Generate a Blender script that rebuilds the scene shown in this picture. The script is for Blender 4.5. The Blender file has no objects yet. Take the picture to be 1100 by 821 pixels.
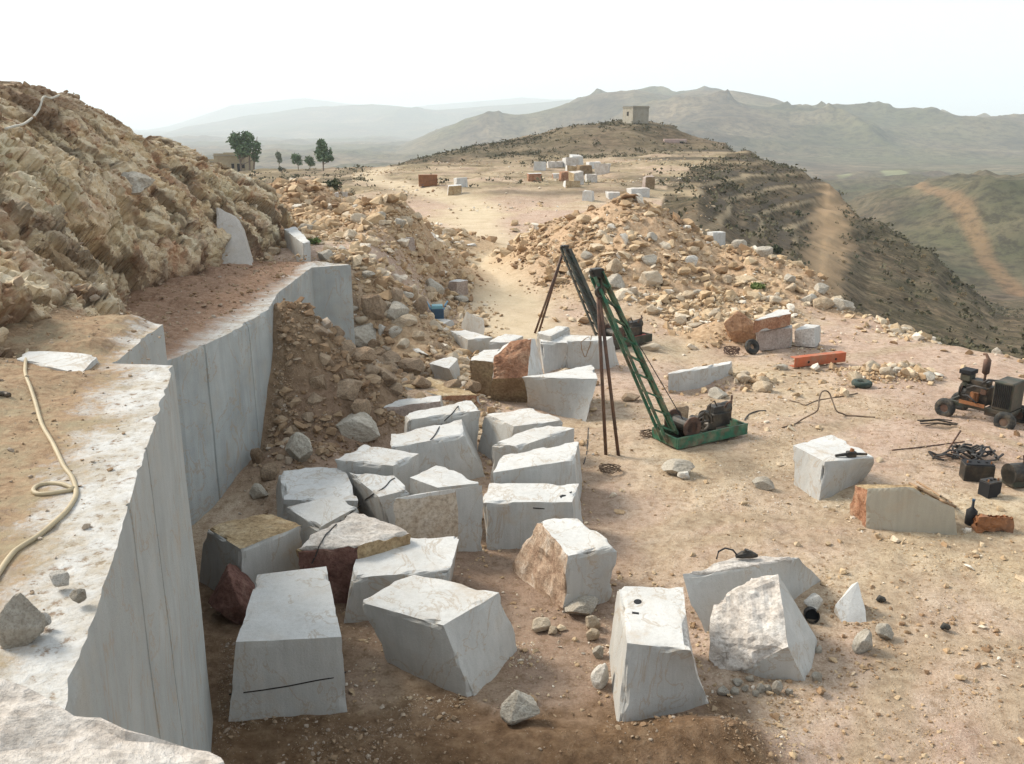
import bpy, bmesh, math, random
import numpy as np
from mathutils import Vector, Matrix
from mathutils.bvhtree import BVHTree
random.seed(7); RNG = np.random.default_rng(7)
SC = bpy.context.scene; COL = SC.collection
# ------------------------------------------------------------------ camera (photo is 1100 x 821 px, focal length 950 px)
H = 8.0; F = 950.0; PITCH = math.radians(16.2)
CP, SP = math.cos(PITCH), math.sin(PITCH)
CAM = np.array([0.0, 0.0, H])
def ray(u, v):
    a = (u-550.0)/F; b = (410.5-v)/F
    return np.array([a, CP+b*SP, -SP+b*CP])
def atz(u, v, z):
    d = ray(u, v); return CAM+d*((z-H)/d[2])
def aty(u, v, y):
    d = ray(u, v); return CAM+d*(y/d[1])
def depth(p): return p[1]*CP-(p[2]-H)*SP
# ------------------------------------------------------------------ noise
def _h3(ix, iy, iz, s):
    h = (ix.astype(np.int64)*374761393+iy.astype(np.int64)*668265263+iz.astype(np.int64)*2147483647+s*974634541) & 0xffffffff
    h = ((h ^ (h >> 13))*1274126177) & 0xffffffff
    h = ((h ^ (h >> 15))*2246822519) & 0xffffffff
    return ((h ^ (h >> 16)) & 0xffffff)/float(0xffffff)
def vnoise(p, s=0):                       # value noise, p (N,2) or (N,3) -> 0..1
    p = np.asarray(p, float)
    if p.shape[1] == 2: p = np.column_stack([p, np.zeros(len(p))+.5*0])
    i = np.floor(p); f = p-i; f = f*f*f*(f*(f*6-15)+10); i = i.astype(np.int64)
    x, y, z = i[:, 0], i[:, 1], i[:, 2]; fx, fy, fz = f[:, 0], f[:, 1], f[:, 2]
    flat = not fz.any()
    def L(zz):
        a = _h3(x, y, zz, s); b = _h3(x+1, y, zz, s); c = _h3(x, y+1, zz, s); d = _h3(x+1, y+1, zz, s)
        return (a+(b-a)*fx)*(1-fy)+(c+(d-c)*fx)*fy
    l0 = L(z)
    return l0 if flat else l0+(L(z+1)-l0)*fz
def fbm(p, o=4, s=0, g=.5, l=2.03):
    p = np.asarray(p, float); t = 0; a = 1; n = 0
    for k in range(o):
        t = t+a*vnoise(p+17.3*k*(np.array([1, .7, 0])[:p.shape[1]]), s+k*7); n += a; a *= g; p = p*l
    return t/n*2-1
def ridged(p, o=5, s=0):
    p = np.asarray(p, float); t = 0; a = 1; n = 0; w = 1
    for k in range(o):
        r = 1-np.abs(vnoise(p+31.7*k, s+k*5)*2-1); r = r*r*w; w = np.clip(r*1.6, 0, 1)
        t = t+a*r; n += a; a *= .5; p = p*2.07
    return t/n
def worley(p, s=0):                       # F1, F2-F1 and a random value per cell, 3D
    p = np.asarray(p, float); i = np.floor(p).astype(np.int64); N = len(p)
    f1 = np.full(N, 9.); f2 = np.full(N, 9.); rv = np.zeros(N)
    for dx in (-1, 0, 1):
        for dy in (-1, 0, 1):
            for dz in (-1, 0, 1):
                c = i+np.array([dx, dy, dz])
                q = np.column_stack([c[:, k]+_h3(c[:, 0], c[:, 1], c[:, 2], s+k) for k in range(3)])
                d = np.sqrt(((q-p)**2).sum(1)); r = _h3(c[:, 0], c[:, 1], c[:, 2], s+9)
                m = d < f1
                f2 = np.where(m, f1, np.minimum(f2, d)); rv = np.where(m, r, rv); f1 = np.where(m, d, f1)
    return f1, f2-f1, rv
def sst(a, b, x):
    t = np.clip((x-a)/(b-a), 0, 1); return t*t*(3-2*t)
# ------------------------------------------------------------------ object helpers
def tag(o, label=None, cat=None, group=None, kind=None):
    if label: o['label'] = label
    if cat: o['category'] = cat
    if group: o['group'] = group
    if kind: o['kind'] = kind
    return o
def link(o, parent=None):
    COL.objects.link(o)
    if parent: o.parent = parent
    return o
def empty(name, loc, rz=0.0):
    o = bpy.data.objects.new(name, None); o.location = loc; o.rotation_euler = (0, 0, rz); o.empty_display_size = .2
    return link(o)
def np_mesh(name, V, Fc, mats, mi=None, smooth=False, attrs=None):
    """V (N,3); Fc a list of index arrays (each M x k)"""
    me = bpy.data.meshes.new(name); V = np.asarray(V, np.float32)
    if isinstance(Fc, np.ndarray): Fc = [Fc]
    Fc = [np.asarray(f, np.int32) for f in Fc if len(f)]
    loops = np.concatenate([f.ravel() for f in Fc]); tot = np.concatenate([np.full(len(f), f.shape[1], np.int32) for f in Fc])
    st = np.concatenate([[0], np.cumsum(tot)[:-1]]).astype(np.int32)
    me.vertices.add(len(V)); me.vertices.foreach_set('co', V.ravel())
    me.loops.add(len(loops)); me.loops.foreach_set('vertex_index', loops)
    me.polygons.add(len(tot)); me.polygons.foreach_set('loop_start', st)
    if mi is not None: me.polygons.foreach_set('material_index', np.asarray(mi, np.int32))
    me.polygons.foreach_set('use_smooth', np.full(len(tot), smooth))
    for m in (mats if isinstance(mats, (list, tuple)) else [mats]): me.materials.append(m)
    me.update(calc_edges=True); me.validate()
    for k, a in (attrs or {}).items():
        at = me.attributes.new(k, 'FLOAT', 'POINT'); at.data.foreach_set('value', np.asarray(a, np.float32))
    return me
def np_obj(name, *a, parent=None, loc=None, **k):
    o = bpy.data.objects.new(name, np_mesh(name, *a, **k))
    if loc is not None: o.location = loc
    return link(o, parent)
def grid_faces(n, m, off=0):
    i = np.arange(n-1)[:, None]*m+np.arange(m-1)[None, :]; i = i.ravel()+off
    return np.column_stack([i, i+m, i+m+1, i+1])
class MB:                                 # collects simple shapes into one mesh
    def __init__(s): s.bm = bmesh.new()
    def box(s, c, d, rot=None, taper=1.0):
        M = Matrix.Translation(c) @ (rot.to_4x4() if rot else Matrix.Identity(4))
        hx, hy, hz = d[0]/2, d[1]/2, d[2]/2; vs = []
        for z in (-1, 1):
            k = taper if z > 0 else 1
            for x, y in ((-1, -1), (1, -1), (1, 1), (-1, 1)): vs.append(s.bm.verts.new(M @ Vector((x*hx*k, y*hy*k, z*hz))))
        for f in ((3, 2, 1, 0), (4, 5, 6, 7), (0, 1, 5, 4), (1, 2, 6, 5), (2, 3, 7, 6), (3, 0, 4, 7)): s.bm.faces.new([vs[i] for i in f])
        return s
    def bar(s, a, b, w, h=None):          # box beam from a to b
        a = Vector(a); b = Vector(b); d = b-a
        return s.box((a+b)/2, (w, h or w, d.length), d.to_track_quat('Z', 'Y').to_matrix())
    def tube(s, pts, r, n=8, cap=True):
        pts = [Vector(p) for p in pts]; rings = []
        rr = r if isinstance(r, (list, tuple)) else [r]*len(pts)
        for i, p in enumerate(pts):
            t = (pts[min(i+1, len(pts)-1)]-pts[max(i-1, 0)]).normalized()
            up = Vector((0, 0, 1)) if abs(t.z) < .9 else Vector((1, 0, 0))
            x = t.cross(up).normalized(); y = x.cross(t)
            rings.append([s.bm.verts.new(p+(x*math.cos(k*2*math.pi/n)+y*math.sin(k*2*math.pi/n))*rr[i]) for k in range(n)])
        for A, B in zip(rings, rings[1:]):
            for k in range(n): s.bm.faces.new((A[k], A[(k+1) % n], B[(k+1) % n], B[k]))
        if cap and len(rings) > 1:
            s.bm.faces.new(rings[0][::-1]); s.bm.faces.new(rings[-1])
        return s
    def torus(s, c, R, r, axis=(0, 0, 1), n=28, m=12, flat=1.0):
        q = Vector((0, 0, 1)).rotation_difference(Vector(axis)).to_matrix(); c = Vector(c); g = []
        for i in range(n):
            a = i*2*math.pi/n; row = []
            for j in range(m):
                b = j*2*math.pi/m
                cb, sb = math.cos(b), math.sin(b)
                cb = math.copysign(abs(cb)**.7, cb); sb = math.copysign(abs(sb)**.7, sb)
                row.append(s.bm.verts.new(c+q @ Vector(((R+r*cb)*math.cos(a), (R+r*cb)*math.sin(a), r*flat*sb))))
            g.append(row)
        for i in range(n):
            for j in range(m): s.bm.faces.new((g[i][j], g[(i+1) % n][j], g[(i+1) % n][(j+1) % m], g[i][(j+1) % m]))
        return s
    def build(s, name, mat, parent=None, loc=None, bevel=0.0, smooth=False):
        bmesh.ops.recalc_face_normals(s.bm, faces=s.bm.faces)
        if bevel: bmesh.ops.bevel(s.bm, geom=list(s.bm.edges), offset=bevel, segments=1, affect='EDGES')
        me = bpy.data.meshes.new(name); s.bm.to_mesh(me); s.bm.free(); me.materials.append(mat)
        if smooth: me.polygons.foreach_set('use_smooth', [True]*len(me.polygons))
        o = bpy.data.objects.new(name, me)
        if loc is not None: o.location = loc
        return link(o, parent)
EXPO = 1.82; HAZE = 1.85e-4
# ------------------------------------------------------------------ materials
class NT:
    def __init__(s, name, rough=.9, spec=.2):
        s.m = bpy.data.materials.new(name); s.m.use_nodes = True; s.t = s.m.node_tree; s.t.nodes.clear()
        s.out = s.n('ShaderNodeOutputMaterial'); s.b = s.n('ShaderNodeBsdfPrincipled')
        s.b.inputs['Roughness'].default_value = rough; s.b.inputs['Specular IOR Level'].default_value = spec
        s.l(s.b.outputs[0], s.out.inputs['Surface'])
    def n(s, t, **k):
        q = s.t.nodes.new(t)
        for a, v in k.items(): setattr(q, a, v)
        return q
    def l(s, a, b): s.t.links.new(a, b)
    def put(s, sock, v):
        if isinstance(v, (int, float)): sock.default_value = v
        elif isinstance(v, (tuple, list)): sock.default_value = tuple(v)+((1,) if sock.type == 'RGBA' and len(v) == 3 else ())
        else: s.l(v, sock)
    def coord(s, kind='Object'):
        if kind == 'World': return s.n('ShaderNodeNewGeometry').outputs['Position']
        return s.n('ShaderNodeTexCoord').outputs[kind]
    def scale(s, v, sc, loc=(0, 0, 0), rot=(0, 0, 0)):
        q = s.n('ShaderNodeMapping'); s.l(v, q.inputs['Vector']); q.inputs['Scale'].default_value = sc; q.inputs['Location'].default_value = loc
        q.inputs['Rotation'].default_value = rot
        return q.outputs[0]
    def noise(s, v, sc, det=6, rough=.6, dist=0.0):
        q = s.n('ShaderNodeTexNoise'); s.l(v, q.inputs['Vector']); q.inputs['Scale'].default_value = sc
        q.inputs['Detail'].default_value = det; q.inputs['Roughness'].default_value = rough; q.inputs['Distortion'].default_value = dist
        return q.outputs[0]
    def voro(s, v, sc, feat='F1', out=0):
        q = s.n('ShaderNodeTexVoronoi', feature=feat); s.l(v, q.inputs['Vector']); q.inputs['Scale'].default_value = sc
        return q.outputs[out]
    def ramp(s, f, stops, interp='LINEAR'):
        q = s.n('ShaderNodeValToRGB'); s.put(q.inputs[0], f); e = q.color_ramp.elements; q.color_ramp.interpolation = interp
        while len(e) < len(stops): e.new(.5)
        for el, (p, c) in zip(e, stops):
            el.position = p; el.color = (c, c, c, 1) if isinstance(c, (int, float)) else tuple(c)+(1,)
        return q.outputs[0]
    def mix(s, f, a, b, mode='MIX'):
        q = s.n('ShaderNodeMix', data_type='RGBA', blend_type=mode); s.put(q.inputs[0], f); s.put(q.inputs[6], a); s.put(q.inputs[7], b)
        return q.outputs[2]
    def math(s, op, a, b=0.0, clamp=False):
        q = s.n('ShaderNodeMath', operation=op, use_clamp=clamp); s.put(q.inputs[0], a); s.put(q.inputs[1], b); return q.outputs[0]
    def attr(s, name): return s.n('ShaderNodeAttribute', attribute_name=name).outputs['Fac']
    def step(s, f, a, b): return s.ramp(f, [(max(0, min(1, a)), 0.0), (max(0, min(1, b)), 1.0)])
    def bump(s, h, strength=.5, dist=.02, prev=None):
        q = s.n('ShaderNodeBump'); q.inputs['Strength'].default_value = strength; q.inputs['Distance'].default_value = dist
        s.l(h, q.inputs['Height'])
        if prev is not None: s.l(prev, q.inputs['Normal'])
        return q.outputs[0]
    def done(s, col, normal=None, rough=None):
        s.put(s.b.inputs['Base Color'], col)
        if normal is not None: s.l(normal, s.b.inputs['Normal'])
        if rough is not None: s.put(s.b.inputs['Roughness'], rough)
        return s.m
MAT = {}
def m_sawn(name, lo, hi, streak=(7, 7, .5), dust=(.45, .36, .26), dustamt=.35, seed=0):
    t = NT(name, .82, .25); c = t.coord('World'); c = t.scale(c, (1, 1, 1), (seed*3.1, seed*1.7, 0))
    n1 = t.noise(c, 1.1, 5, .6); n2 = t.noise(c, 9, 5, .65)
    col = t.mix(t.ramp(n1, [(.3, 0.), (.7, 1.)]), lo, hi)
    sk = t.noise(t.scale(c, streak), 1.6, 4, .6)
    col = t.mix(t.ramp(sk, [(.42, 0.), (.75, .4)]), col, tuple(x*.72 for x in lo))
    d = t.math('MULTIPLY', t.ramp(t.noise(c, 1.7, 8, .72), [(.5, 0.), (.72, 1.)]), dustamt)
    col = t.mix(d, col, dust)
    col = t.mix(t.ramp(n2, [(.56, 0.), (.78, .35)]), col, (.36, .33, .29))
    pit = t.voro(c, 23, 'F1'); pm = t.ramp(pit, [(.04, .75), (.12, 0.)])
    gate = t.ramp(t.noise(c, 2.3, 3), [(.52, 0.), (.6, 1.)])
    col = t.mix(t.math('MULTIPLY', pm, gate), col, (.2, .17, .14))
    vn = t.math('ABSOLUTE', t.math('SUBTRACT', t.noise(t.scale(c, (1.3, 1.0, .8), (3, 5, 1), (.5, .7, .2)), .9, 7, .6, .8), .5))
    col = t.mix(t.ramp(vn, [(.004, .55), (.014, 0.)]), col, (.33, .25, .17))
    rs = t.noise(c, .8, 7, .7, .4); col = t.mix(t.ramp(rs, [(.60, 0.), (.72, .5)]), col, (.40, .29, .18))
    gr_ = t.noise(c, 45, 3, .8); col = t.mix(t.ramp(gr_, [(.3, .35), (.48, 0.)]), col, (.30, .28, .25))
    oi = t.n('ShaderNodeObjectInfo').outputs['Random']
    col = t.mix(t.math('MULTIPLY', oi, .22), col, (.46, .42, .36))
    b = t.bump(t.noise(c, 28, 6, .7), .6, .015); b = t.bump(sk, .25, .02, b)
    return t.done(col, b)
def m_rough(name, cols, sc=1.6, bump=.8, rnd=0.0, world=False, fine=14):
    t = NT(name, .95, .12); c = t.coord('World' if world else 'Object')
    if rnd and not world:
        oi = t.n('ShaderNodeObjectInfo').outputs['Random']
        q = t.n('ShaderNodeVectorMath', operation='ADD'); t.l(c, q.inputs[0]); v = t.n('ShaderNodeCombineXYZ'); t.put(v.inputs[0], t.math('MULTIPLY', oi, 37.)); t.put(v.inputs[1], t.math('MULTIPLY', oi, 91.)); t.l(v.outputs[0], q.inputs[1]); c = q.outputs[0]
    n1 = t.noise(c, sc, 8, .68, .3); k = len(cols)
    col = t.ramp(n1, [(.28+.44*i/(k-1), cc) for i, cc in enumerate(cols)])
    n2 = t.noise(c, fine, 6, .7)
    col = t.mix(t.ramp(n2, [(.35, .55), (.55, 0.)]), col, tuple(x*.45 for x in cols[0]))
    col = t.mix(t.ramp(n2, [(.58, 0.), (.8, .5)]), col, tuple(min(.75, x*1.3) for x in cols[-1]))
    if rnd:
        col = t.mix(t.math('MULTIPLY', oi, rnd), col, (.55, .49, .40)) if not world else col
    b = t.bump(n2, bump, .03); b = t.bump(n1, bump, .08, b)
    return t.done(col, b)
def m_plain(name, col, rough=.6, metal=0.0, rust=None, rustamt=.5, sc=9, dusty=.25):
    t = NT(name, rough, .35); c = t.coord('Object'); n = t.noise(c, sc, 6, .7); t.b.inputs['Metallic'].default_value = metal
    k = t.mix(t.ramp(n, [(.3, 0.), (.7, .6)]), col, tuple(x*.55 for x in col))
    if rust: k = t.mix(t.ramp(t.noise(c, sc*.6, 8, .75), [(1-rustamt-.08, 0.), (1-rustamt+.08, 1.)]), k, rust)
    k = t.mix(t.ramp(t.noise(c, sc*.4, 5, .6), [(.45, 0.), (.8, dusty)]), k, (.40, .31, .21))
    return t.done(k, t.bump(n, .3, .01))
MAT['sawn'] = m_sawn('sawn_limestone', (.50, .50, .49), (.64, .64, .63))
MAT['sawnshade'] = m_sawn('shaded_sawn_limestone', (.37, .37, .36), (.50, .50, .485), seed=2)  # darker copy of the sawn stone: shade of the block sides put into the colour
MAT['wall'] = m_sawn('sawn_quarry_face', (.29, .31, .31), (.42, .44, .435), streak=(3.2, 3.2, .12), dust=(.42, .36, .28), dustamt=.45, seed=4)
MAT['pale'] = m_rough('pale_broken_stone', [(.40, .34, .29), (.58, .53, .48), (.70, .67, .63)], 2.0, .8)
MAT['ochre'] = m_rough('ochre_broken_stone', [(.22, .14, .08), (.42, .31, .18), (.55, .46, .33)], 1.7, .9)
MAT['rust'] = m_rough('rust_stained_stone', [(.19, .09, .055), (.36, .19, .115), (.50, .35, .24)], 1.8, .9)
MAT['redrock'] = m_rough('dark_red_stone', [(.10, .05, .04), (.19, .10, .08), (.30, .19, .15)], 1.8, .7)
MAT['brown'] = m_rough('brown_soiled_stone', [(.14, .09, .05), (.26, .18, .11), (.34, .27, .16)], 2.0, .8)
MAT['pinkish'] = m_rough('dull_pink_stone', [(.27, .21, .18), (.38, .31, .27), (.46, .40, .35)], 1.6, .4)
MAT['duskywhite'] = m_sawn('weathered_pale_slab', (.38, .35, .32), (.50, .47, .44), seed=9)
MAT['pinkbeige'] = m_rough('speckled_beige_stone', [(.36, .27, .19), (.50, .42, .33), (.56, .50, .43)], 2.6, .4)
MAT['pinkrough'] = m_rough('pinkish_broken_stone', [(.27, .165, .11), (.45, .33, .24), (.62, .56, .49)], 1.8, .9)
MAT['beige'] = m_sawn('beige_sawn_stone', (.36, .33, .26), (.46, .42, .34), seed=7)
MAT['rock'] = m_rough('loose_stone', [(.28, .19, .12), (.44, .34, .23), (.58, .50, .39)], 1.4, .7, rnd=.5)
MAT['rockgrey'] = m_rough('grey_boulder', [(.28, .24, .19), (.42, .38, .32), (.55, .52, .46)], 1.3, .8, rnd=.25)
MAT['rockbrown'] = m_rough('brown_boulder', [(.16, .105, .065), (.29, .205, .135), (.40, .31, .22)], 1.4, .8, rnd=.15)
MAT['rockwhite'] = m_rough('white_boulder', [(.42, .38, .33), (.58, .55, .50), (.70, .68, .64)], 1.4, .6, rnd=.1)
MAT['rockorange'] = m_rough('orange_boulder', [(.26, .14, .085), (.43, .26, .155), (.54, .40, .28)], 1.4, .8)
def m_gravel():
    t = NT('rubble_stone', .95, .12); r = t.attr('rnd'); c = t.coord('World')
    k = t.ramp(r, [(0., (.27, .17, .10)), (.3, (.42, .29, .175)), (.6, (.53, .40, .255)), (.85, (.62, .51, .37)), (1., (.72, .66, .57))])
    n = t.noise(c, 9, 5, .7)
    k = t.mix(t.ramp(n, [(.35, .5), (.6, 0.)]), k, (.22, .15, .09))
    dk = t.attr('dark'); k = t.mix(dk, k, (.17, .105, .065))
    return t.done(k, t.bump(n, .6, .03))
MAT['gravel'] = m_gravel()
def m_ground():
    t = NT('quarry_ground', .97, .08); c = t.coord('World')
    n0 = t.noise(c, .10, 6, .6, .4); n1 = t.noise(c, .7, 9, .68); n2 = t.noise(c, 5, 8, .72); n3 = t.noise(c, 26, 5, .7)
    tan = t.ramp(n1, [(.3, (.37, .275, .18)), (.5, (.49, .39, .265)), (.72, (.58, .48, .35))])
    pink = t.ramp(n1, [(.3, (.37, .25, .195)), (.6, (.49, .365, .295)), (.8, (.56, .45, .375))])
    col = t.mix(t.ramp(n0, [(.38, 0.), (.54, .9)]), tan, pink)
    col = t.mix(t.ramp(n2, [(.36, .7), (.52, 0.)]), col, (.24, .155, .09))
    col = t.mix(t.ramp(n2, [(.6, 0.), (.75, .5)]), col, (.60, .50, .37))
    col = t.mix(t.ramp(n3, [(.34, .6), (.47, 0.)]), col, (.24, .17, .11)); col = t.mix(t.ramp(n3, [(.56, 0.), (.68, .6)]), col, (.66, .57, .45))
    pb = t.voro(c, 9, 'F1'); pg = t.noise(c, 1.9, 4); col = t.mix(t.math('MULTIPLY', t.ramp(pb, [(.16, .7), (.24, 0.)]), t.ramp(pg, [(.48, 0.), (.6, 1.)])), col, (.58, .50, .40))
    col = t.mix(t.attr('rut'), col, t.ramp(n2, [(.35, (.27, .195, .13)), (.6, (.43, .335, .235)), (.75, (.58, .48, .36))]))
    soil = t.ramp(n2, [(.3, (.085, .05, .028)), (.52, (.17, .105, .06)), (.75, (.29, .20, .125))])
    col = t.mix(t.math('ADD', t.attr('soil'), t.math('MULTIPLY', t.math('SUBTRACT', n1, .5), t.math('MULTIPLY', t.attr('soil'), .8)), True), col, soil)
    road = t.ramp(n1, [(.3, (.46, .37, .25)), (.7, (.60, .50, .36))])
    col = t.mix(t.attr('road'), col, road)
    dryg = t.ramp(t.noise(c, .22, 9, .75), [(.4, (.15, .115, .07)), (.6, (.33, .265, .17))]); col = t.mix(t.math('MULTIPLY', t.attr('dry'), t.ramp(t.noise(c, .07, 6, .7), [(.40, .25), (.56, 1.)])), col, dryg)
    sd = t.math('MULTIPLY', t.ramp(t.voro(c, .7), [(.10, .9), (.24, 0.)]), t.ramp(t.noise(c, .12, 4), [(.45, 0.), (.56, 1.)])); col = t.mix(t.math('MULTIPLY', sd, t.attr('dry')), col, (.07, .065, .04))
    col = t.mix(t.math('MULTIPLY', t.attr('heap'), .8), col, t.ramp(n2, [(.32, (.26, .165, .095)), (.52, (.45, .31, .19)), (.72, (.58, .44, .29))]))
    # dry scrub hillside
    gr = t.ramp(t.noise(c, .42, 10, .82), [(.38, (.04, .031, .021)), (.5, (.10, .075, .048)), (.62, (.19, .14, .09))])
    gb = t.ramp(t.noise(c, .03, 6, .65), [(.45, 0.), (.65, .4)]); gr = t.mix(gb, gr, (.08, .08, .043))
    ga = t.noise(c, 1.3, 6, .8); gr = t.mix(t.ramp(ga, [(.38, .75), (.5, 0.)]), gr, (.035, .03, .02))
    dots = t.ramp(t.voro(c, .55), [(.10, .85), (.26, 0.)]); gate = t.ramp(t.noise(c, .09, 4), [(.40, 0.), (.56, 1.)])
    gr = t.mix(t.math('MULTIPLY', dots, gate), gr, (.03, .036, .02))
    col = t.mix(t.math('ADD', t.attr('scrub'), t.math('MULTIPLY', t.math('SUBTRACT', n0, .5), t.attr('scrub')), True), col, gr)
    col = t.mix(t.attr('strata'), col, (.07, .058, .045))
    col = t.mix(t.attr('ledge'), col, (.33, .26, .17)); col = t.mix(t.attr('track'), col, (.36, .25, .15))
    b = t.bump(n3, .8, .03); b = t.bump(n2, .8, .08, b)
    return t.done(col, b)
MAT['ground'] = m_ground()
def m_hill(name, cols, sc):
    t = NT(name, .98, .05); c = t.coord('World')
    n = t.noise(c, sc, 10, .7, .3); n2 = t.noise(c, sc*11, 6, .75); n3 = t.noise(c, sc*.35, 4, .6)
    k = t.ramp(n, [(.34, cols[0]), (.5, cols[1]), (.66, cols[2])])
    k = t.mix(t.ramp(n3, [(.42, 0.), (.62, .75)]), k, cols[3])
    k = t.mix(t.ramp(n2, [(.4, .65), (.56, 0.)]), k, tuple(x*.4 for x in cols[0]))
    k = t.mix(t.attr('field'), k, (.20, .20, .11))
    k = t.mix(t.math('MULTIPLY', t.attr('path'), t.ramp(n2, [(.35, .4), (.55, 1.)])), k, (.30, .17, .09))
    return t.done(k)
MAT['valley'] = m_hill('valley_scrub', [(.045, .037, .027), (.12, .09, .06), (.22, .165, .105), (.085, .09, .045)], .014)
MAT['mountain'] = m_hill('mountain_scrub', [(.05, .042, .03), (.15, .115, .075), (.28, .215, .135), (.10, .105, .05)], .0055)
def m_cliff():
    t = NT('weathered_rock_face', .95, .1); c = t.coord('World')
    n0 = t.noise(c, .35, 6, .6, .6); n1 = t.noise(c, 1.1, 9, .7, .4); n2 = t.noise(c, 8, 7, .75)
    k = t.ramp(n1, [(.28, (.40, .27, .16)), (.42, (.60, .455, .28)), (.55, (.66, .545, .38)), (.72, (.70, .63, .51))])
    k = t.mix(t.ramp(n0, [(.48, 0.), (.62, .45)]), k, t.ramp(n2, [(.35, (.34, .29, .16)), (.65, (.47, .45, .32))]))
    st = t.noise(t.scale(c, (1, 1, 1), (5, 2, 1)), .75, 8, .7, .5)
    k = t.mix(t.ramp(st, [(.51, 0.), (.62, .9)]), k, t.ramp(n2, [(.3, (.28, .14, .08)), (.7, (.54, .34, .21))]))
    dn = t.n('ShaderNodeVectorMath', operation='MULTIPLY_ADD'); t.l(c, dn.inputs[0]); dn.inputs[1].default_value = (1, 1, 1); t.l(t.n('ShaderNodeTexNoise').outputs[1], dn.inputs[2])
    w = [q for q in t.t.nodes if q.type == 'TEX_NOISE'][-1]; t.l(c, w.inputs['Vector']); w.inputs['Scale'].default_value = 1.4; w.inputs['Detail'].default_value = 4
    ve = t.voro(dn.outputs[0], 1.5, 'DISTANCE_TO_EDGE'); ve2 = t.voro(dn.outputs[0], 4.5, 'DISTANCE_TO_EDGE'); vf = t.voro(dn.outputs[0], 4.5, 'F1')
    gate = t.ramp(t.noise(c, .8, 4), [(.45, 0.), (.58, 1.)])
    k = t.mix(t.math('MULTIPLY', t.ramp(ve, [(.0, .7), (.035, 0.)]), gate), k, (.075, .045, .028))
    k = t.mix(t.math('MULTIPLY', t.ramp(ve2, [(.0, .45), (.05, 0.)]), gate), k, (.13, .085, .05))
    k = t.mix(t.ramp(n2, [(.34, .4), (.45, 0.)]), k, (.22, .16, .10))
    k = t.mix(t.ramp(n2, [(.62, 0.), (.78, .5)]), k, (.52, .47, .37))
    k = t.mix(t.math('MULTIPLY', t.ramp(t.attr('cell'), [(.55, 0.), (.9, 1.)]), .55), k, (.56, .50, .39)); k = t.mix(t.math('MULTIPLY', t.ramp(t.attr('cell'), [(.1, 1.), (.4, 0.)]), .45), k, (.34, .20, .12))
    k = t.mix(t.math('MULTIPLY', t.attr('crack'), .75), k, (.09, .055, .034))
    k = t.mix(t.attr('soil'), k, t.ramp(n2, [(.3, (.17, .10, .065)), (.7, (.34, .23, .155))]))
    b = t.bump(n2, .8, .05); b = t.bump(vf, .5, .07, b); b = t.bump(ve, .5, .07, b)
    return t.done(k, b)
MAT['cliff'] = m_cliff()
def m_bench(name, n, c0, w0, w1, dirt):
    """dirt starts where n.pos + c0 (metres from the sawn edge) passes w0..w1, broken up by noise"""
    t = NT(name, .95, .12); c = t.coord('World')
    q = t.n('ShaderNodeVectorMath', operation='DOT_PRODUCT'); t.l(c, q.inputs[0]); q.inputs[1].default_value = n
    d = t.math('ADD', q.outputs['Value'], c0)
    nz = t.noise(c, 1.4, 8, .72, .3); f = t.math('ADD', d, t.math('MULTIPLY', t.math('SUBTRACT', nz, .5), 1.6))
    n1 = t.noise(c, 2.2, 7, .7); n2 = t.noise(c, 11, 6, .72)
    f = t.math('ADD', f, t.math('MULTIPLY', t.math('SUBTRACT', n2, .5), 1.5)); f = t.math('ADD', f, t.math('MULTIPLY', t.math('SUBTRACT', n1, .5), .9))
    f = t.math('DIVIDE', t.math('SUBTRACT', f, w0), w1-w0, True)
    white = t.ramp(n2, [(.3, (.33, .31, .28)), (.5, (.50, .49, .47)), (.75, (.60, .60, .59))])
    white = t.mix(t.ramp(n1, [(.45, 0.), (.62, .75)]), white, (.38, .33, .26))
    dt = t.ramp(n2, [(.3, dirt[0]), (.52, dirt[1]), (.75, dirt[2])])
    dt = t.mix(t.ramp(n1, [(.45, 0.), (.7, .6)]), dt, dirt[3])
    white = t.mix(t.ramp(n2, [(.36, .8), (.45, 0.)]), white, dt)
    k = t.mix(f, white, dt)
    return t.done(k, t.bump(n2, .7, .04))
MAT['dirt'] = m_rough('terrace_dirt', [(.16, .09, .06), (.27, .175, .12), (.38, .28, .20)], .8, .8, world=True, fine=9)
MAT['green'] = m_plain('green_painted_steel', (.028, .145, .085), .6, 0, (.08, .06, .04), .46, 7, .45)
MAT['darkgreen'] = m_plain('dark_green_steel', (.035, .045, .033), .6, 0, (.05, .04, .03), .5, 6, .2)
MAT['darkmetal'] = m_plain('greasy_dark_metal', (.035, .033, .03), .5, .3, (.09, .055, .035), .4, 8, .3)
MAT['pipe'] = m_plain('rusty_brown_pipe', (.085, .055, .045), .6, .2, (.14, .075, .05), .5, 5, .25)
MAT['orange'] = m_plain('orange_painted_steel', (.46, .12, .05), .65, 0, (.26, .12, .07), .42, 5, .35)
MAT['red'] = m_plain('red_painted_steel', (.50, .08, .05), .6, 0, (.25, .09, .06), .3, 6, .2)
MAT['rubber'] = m_plain('black_rubber', (.025, .027, .027), .75, 0, None, 0, 12, .35)
MAT['tyregreen'] = m_plain('dull_green_black_rubber', (.03, .05, .042), .7, 0, None, 0, 12, .2)
MAT['hose'] = m_plain('yellowed_hose', (.45, .37, .24), .6, 0, None, 0, 3, .2)
MAT['rope'] = m_plain('pale_rope', (.52, .49, .42), .9, 0, None, 0, 6, .1)
MAT['cable'] = m_plain('black_cable', (.03, .03, .032), .6, 0, None, 0, 6, .15)
MAT['browncable'] = m_plain('dusty_brown_hose', (.13, .085, .055), .7, 0, None, 0, 6, .35)
MAT['blue'] = m_plain('dark_blue_plastic', (.03, .075, .13), .45, 0, None, 0, 6, .1)
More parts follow.
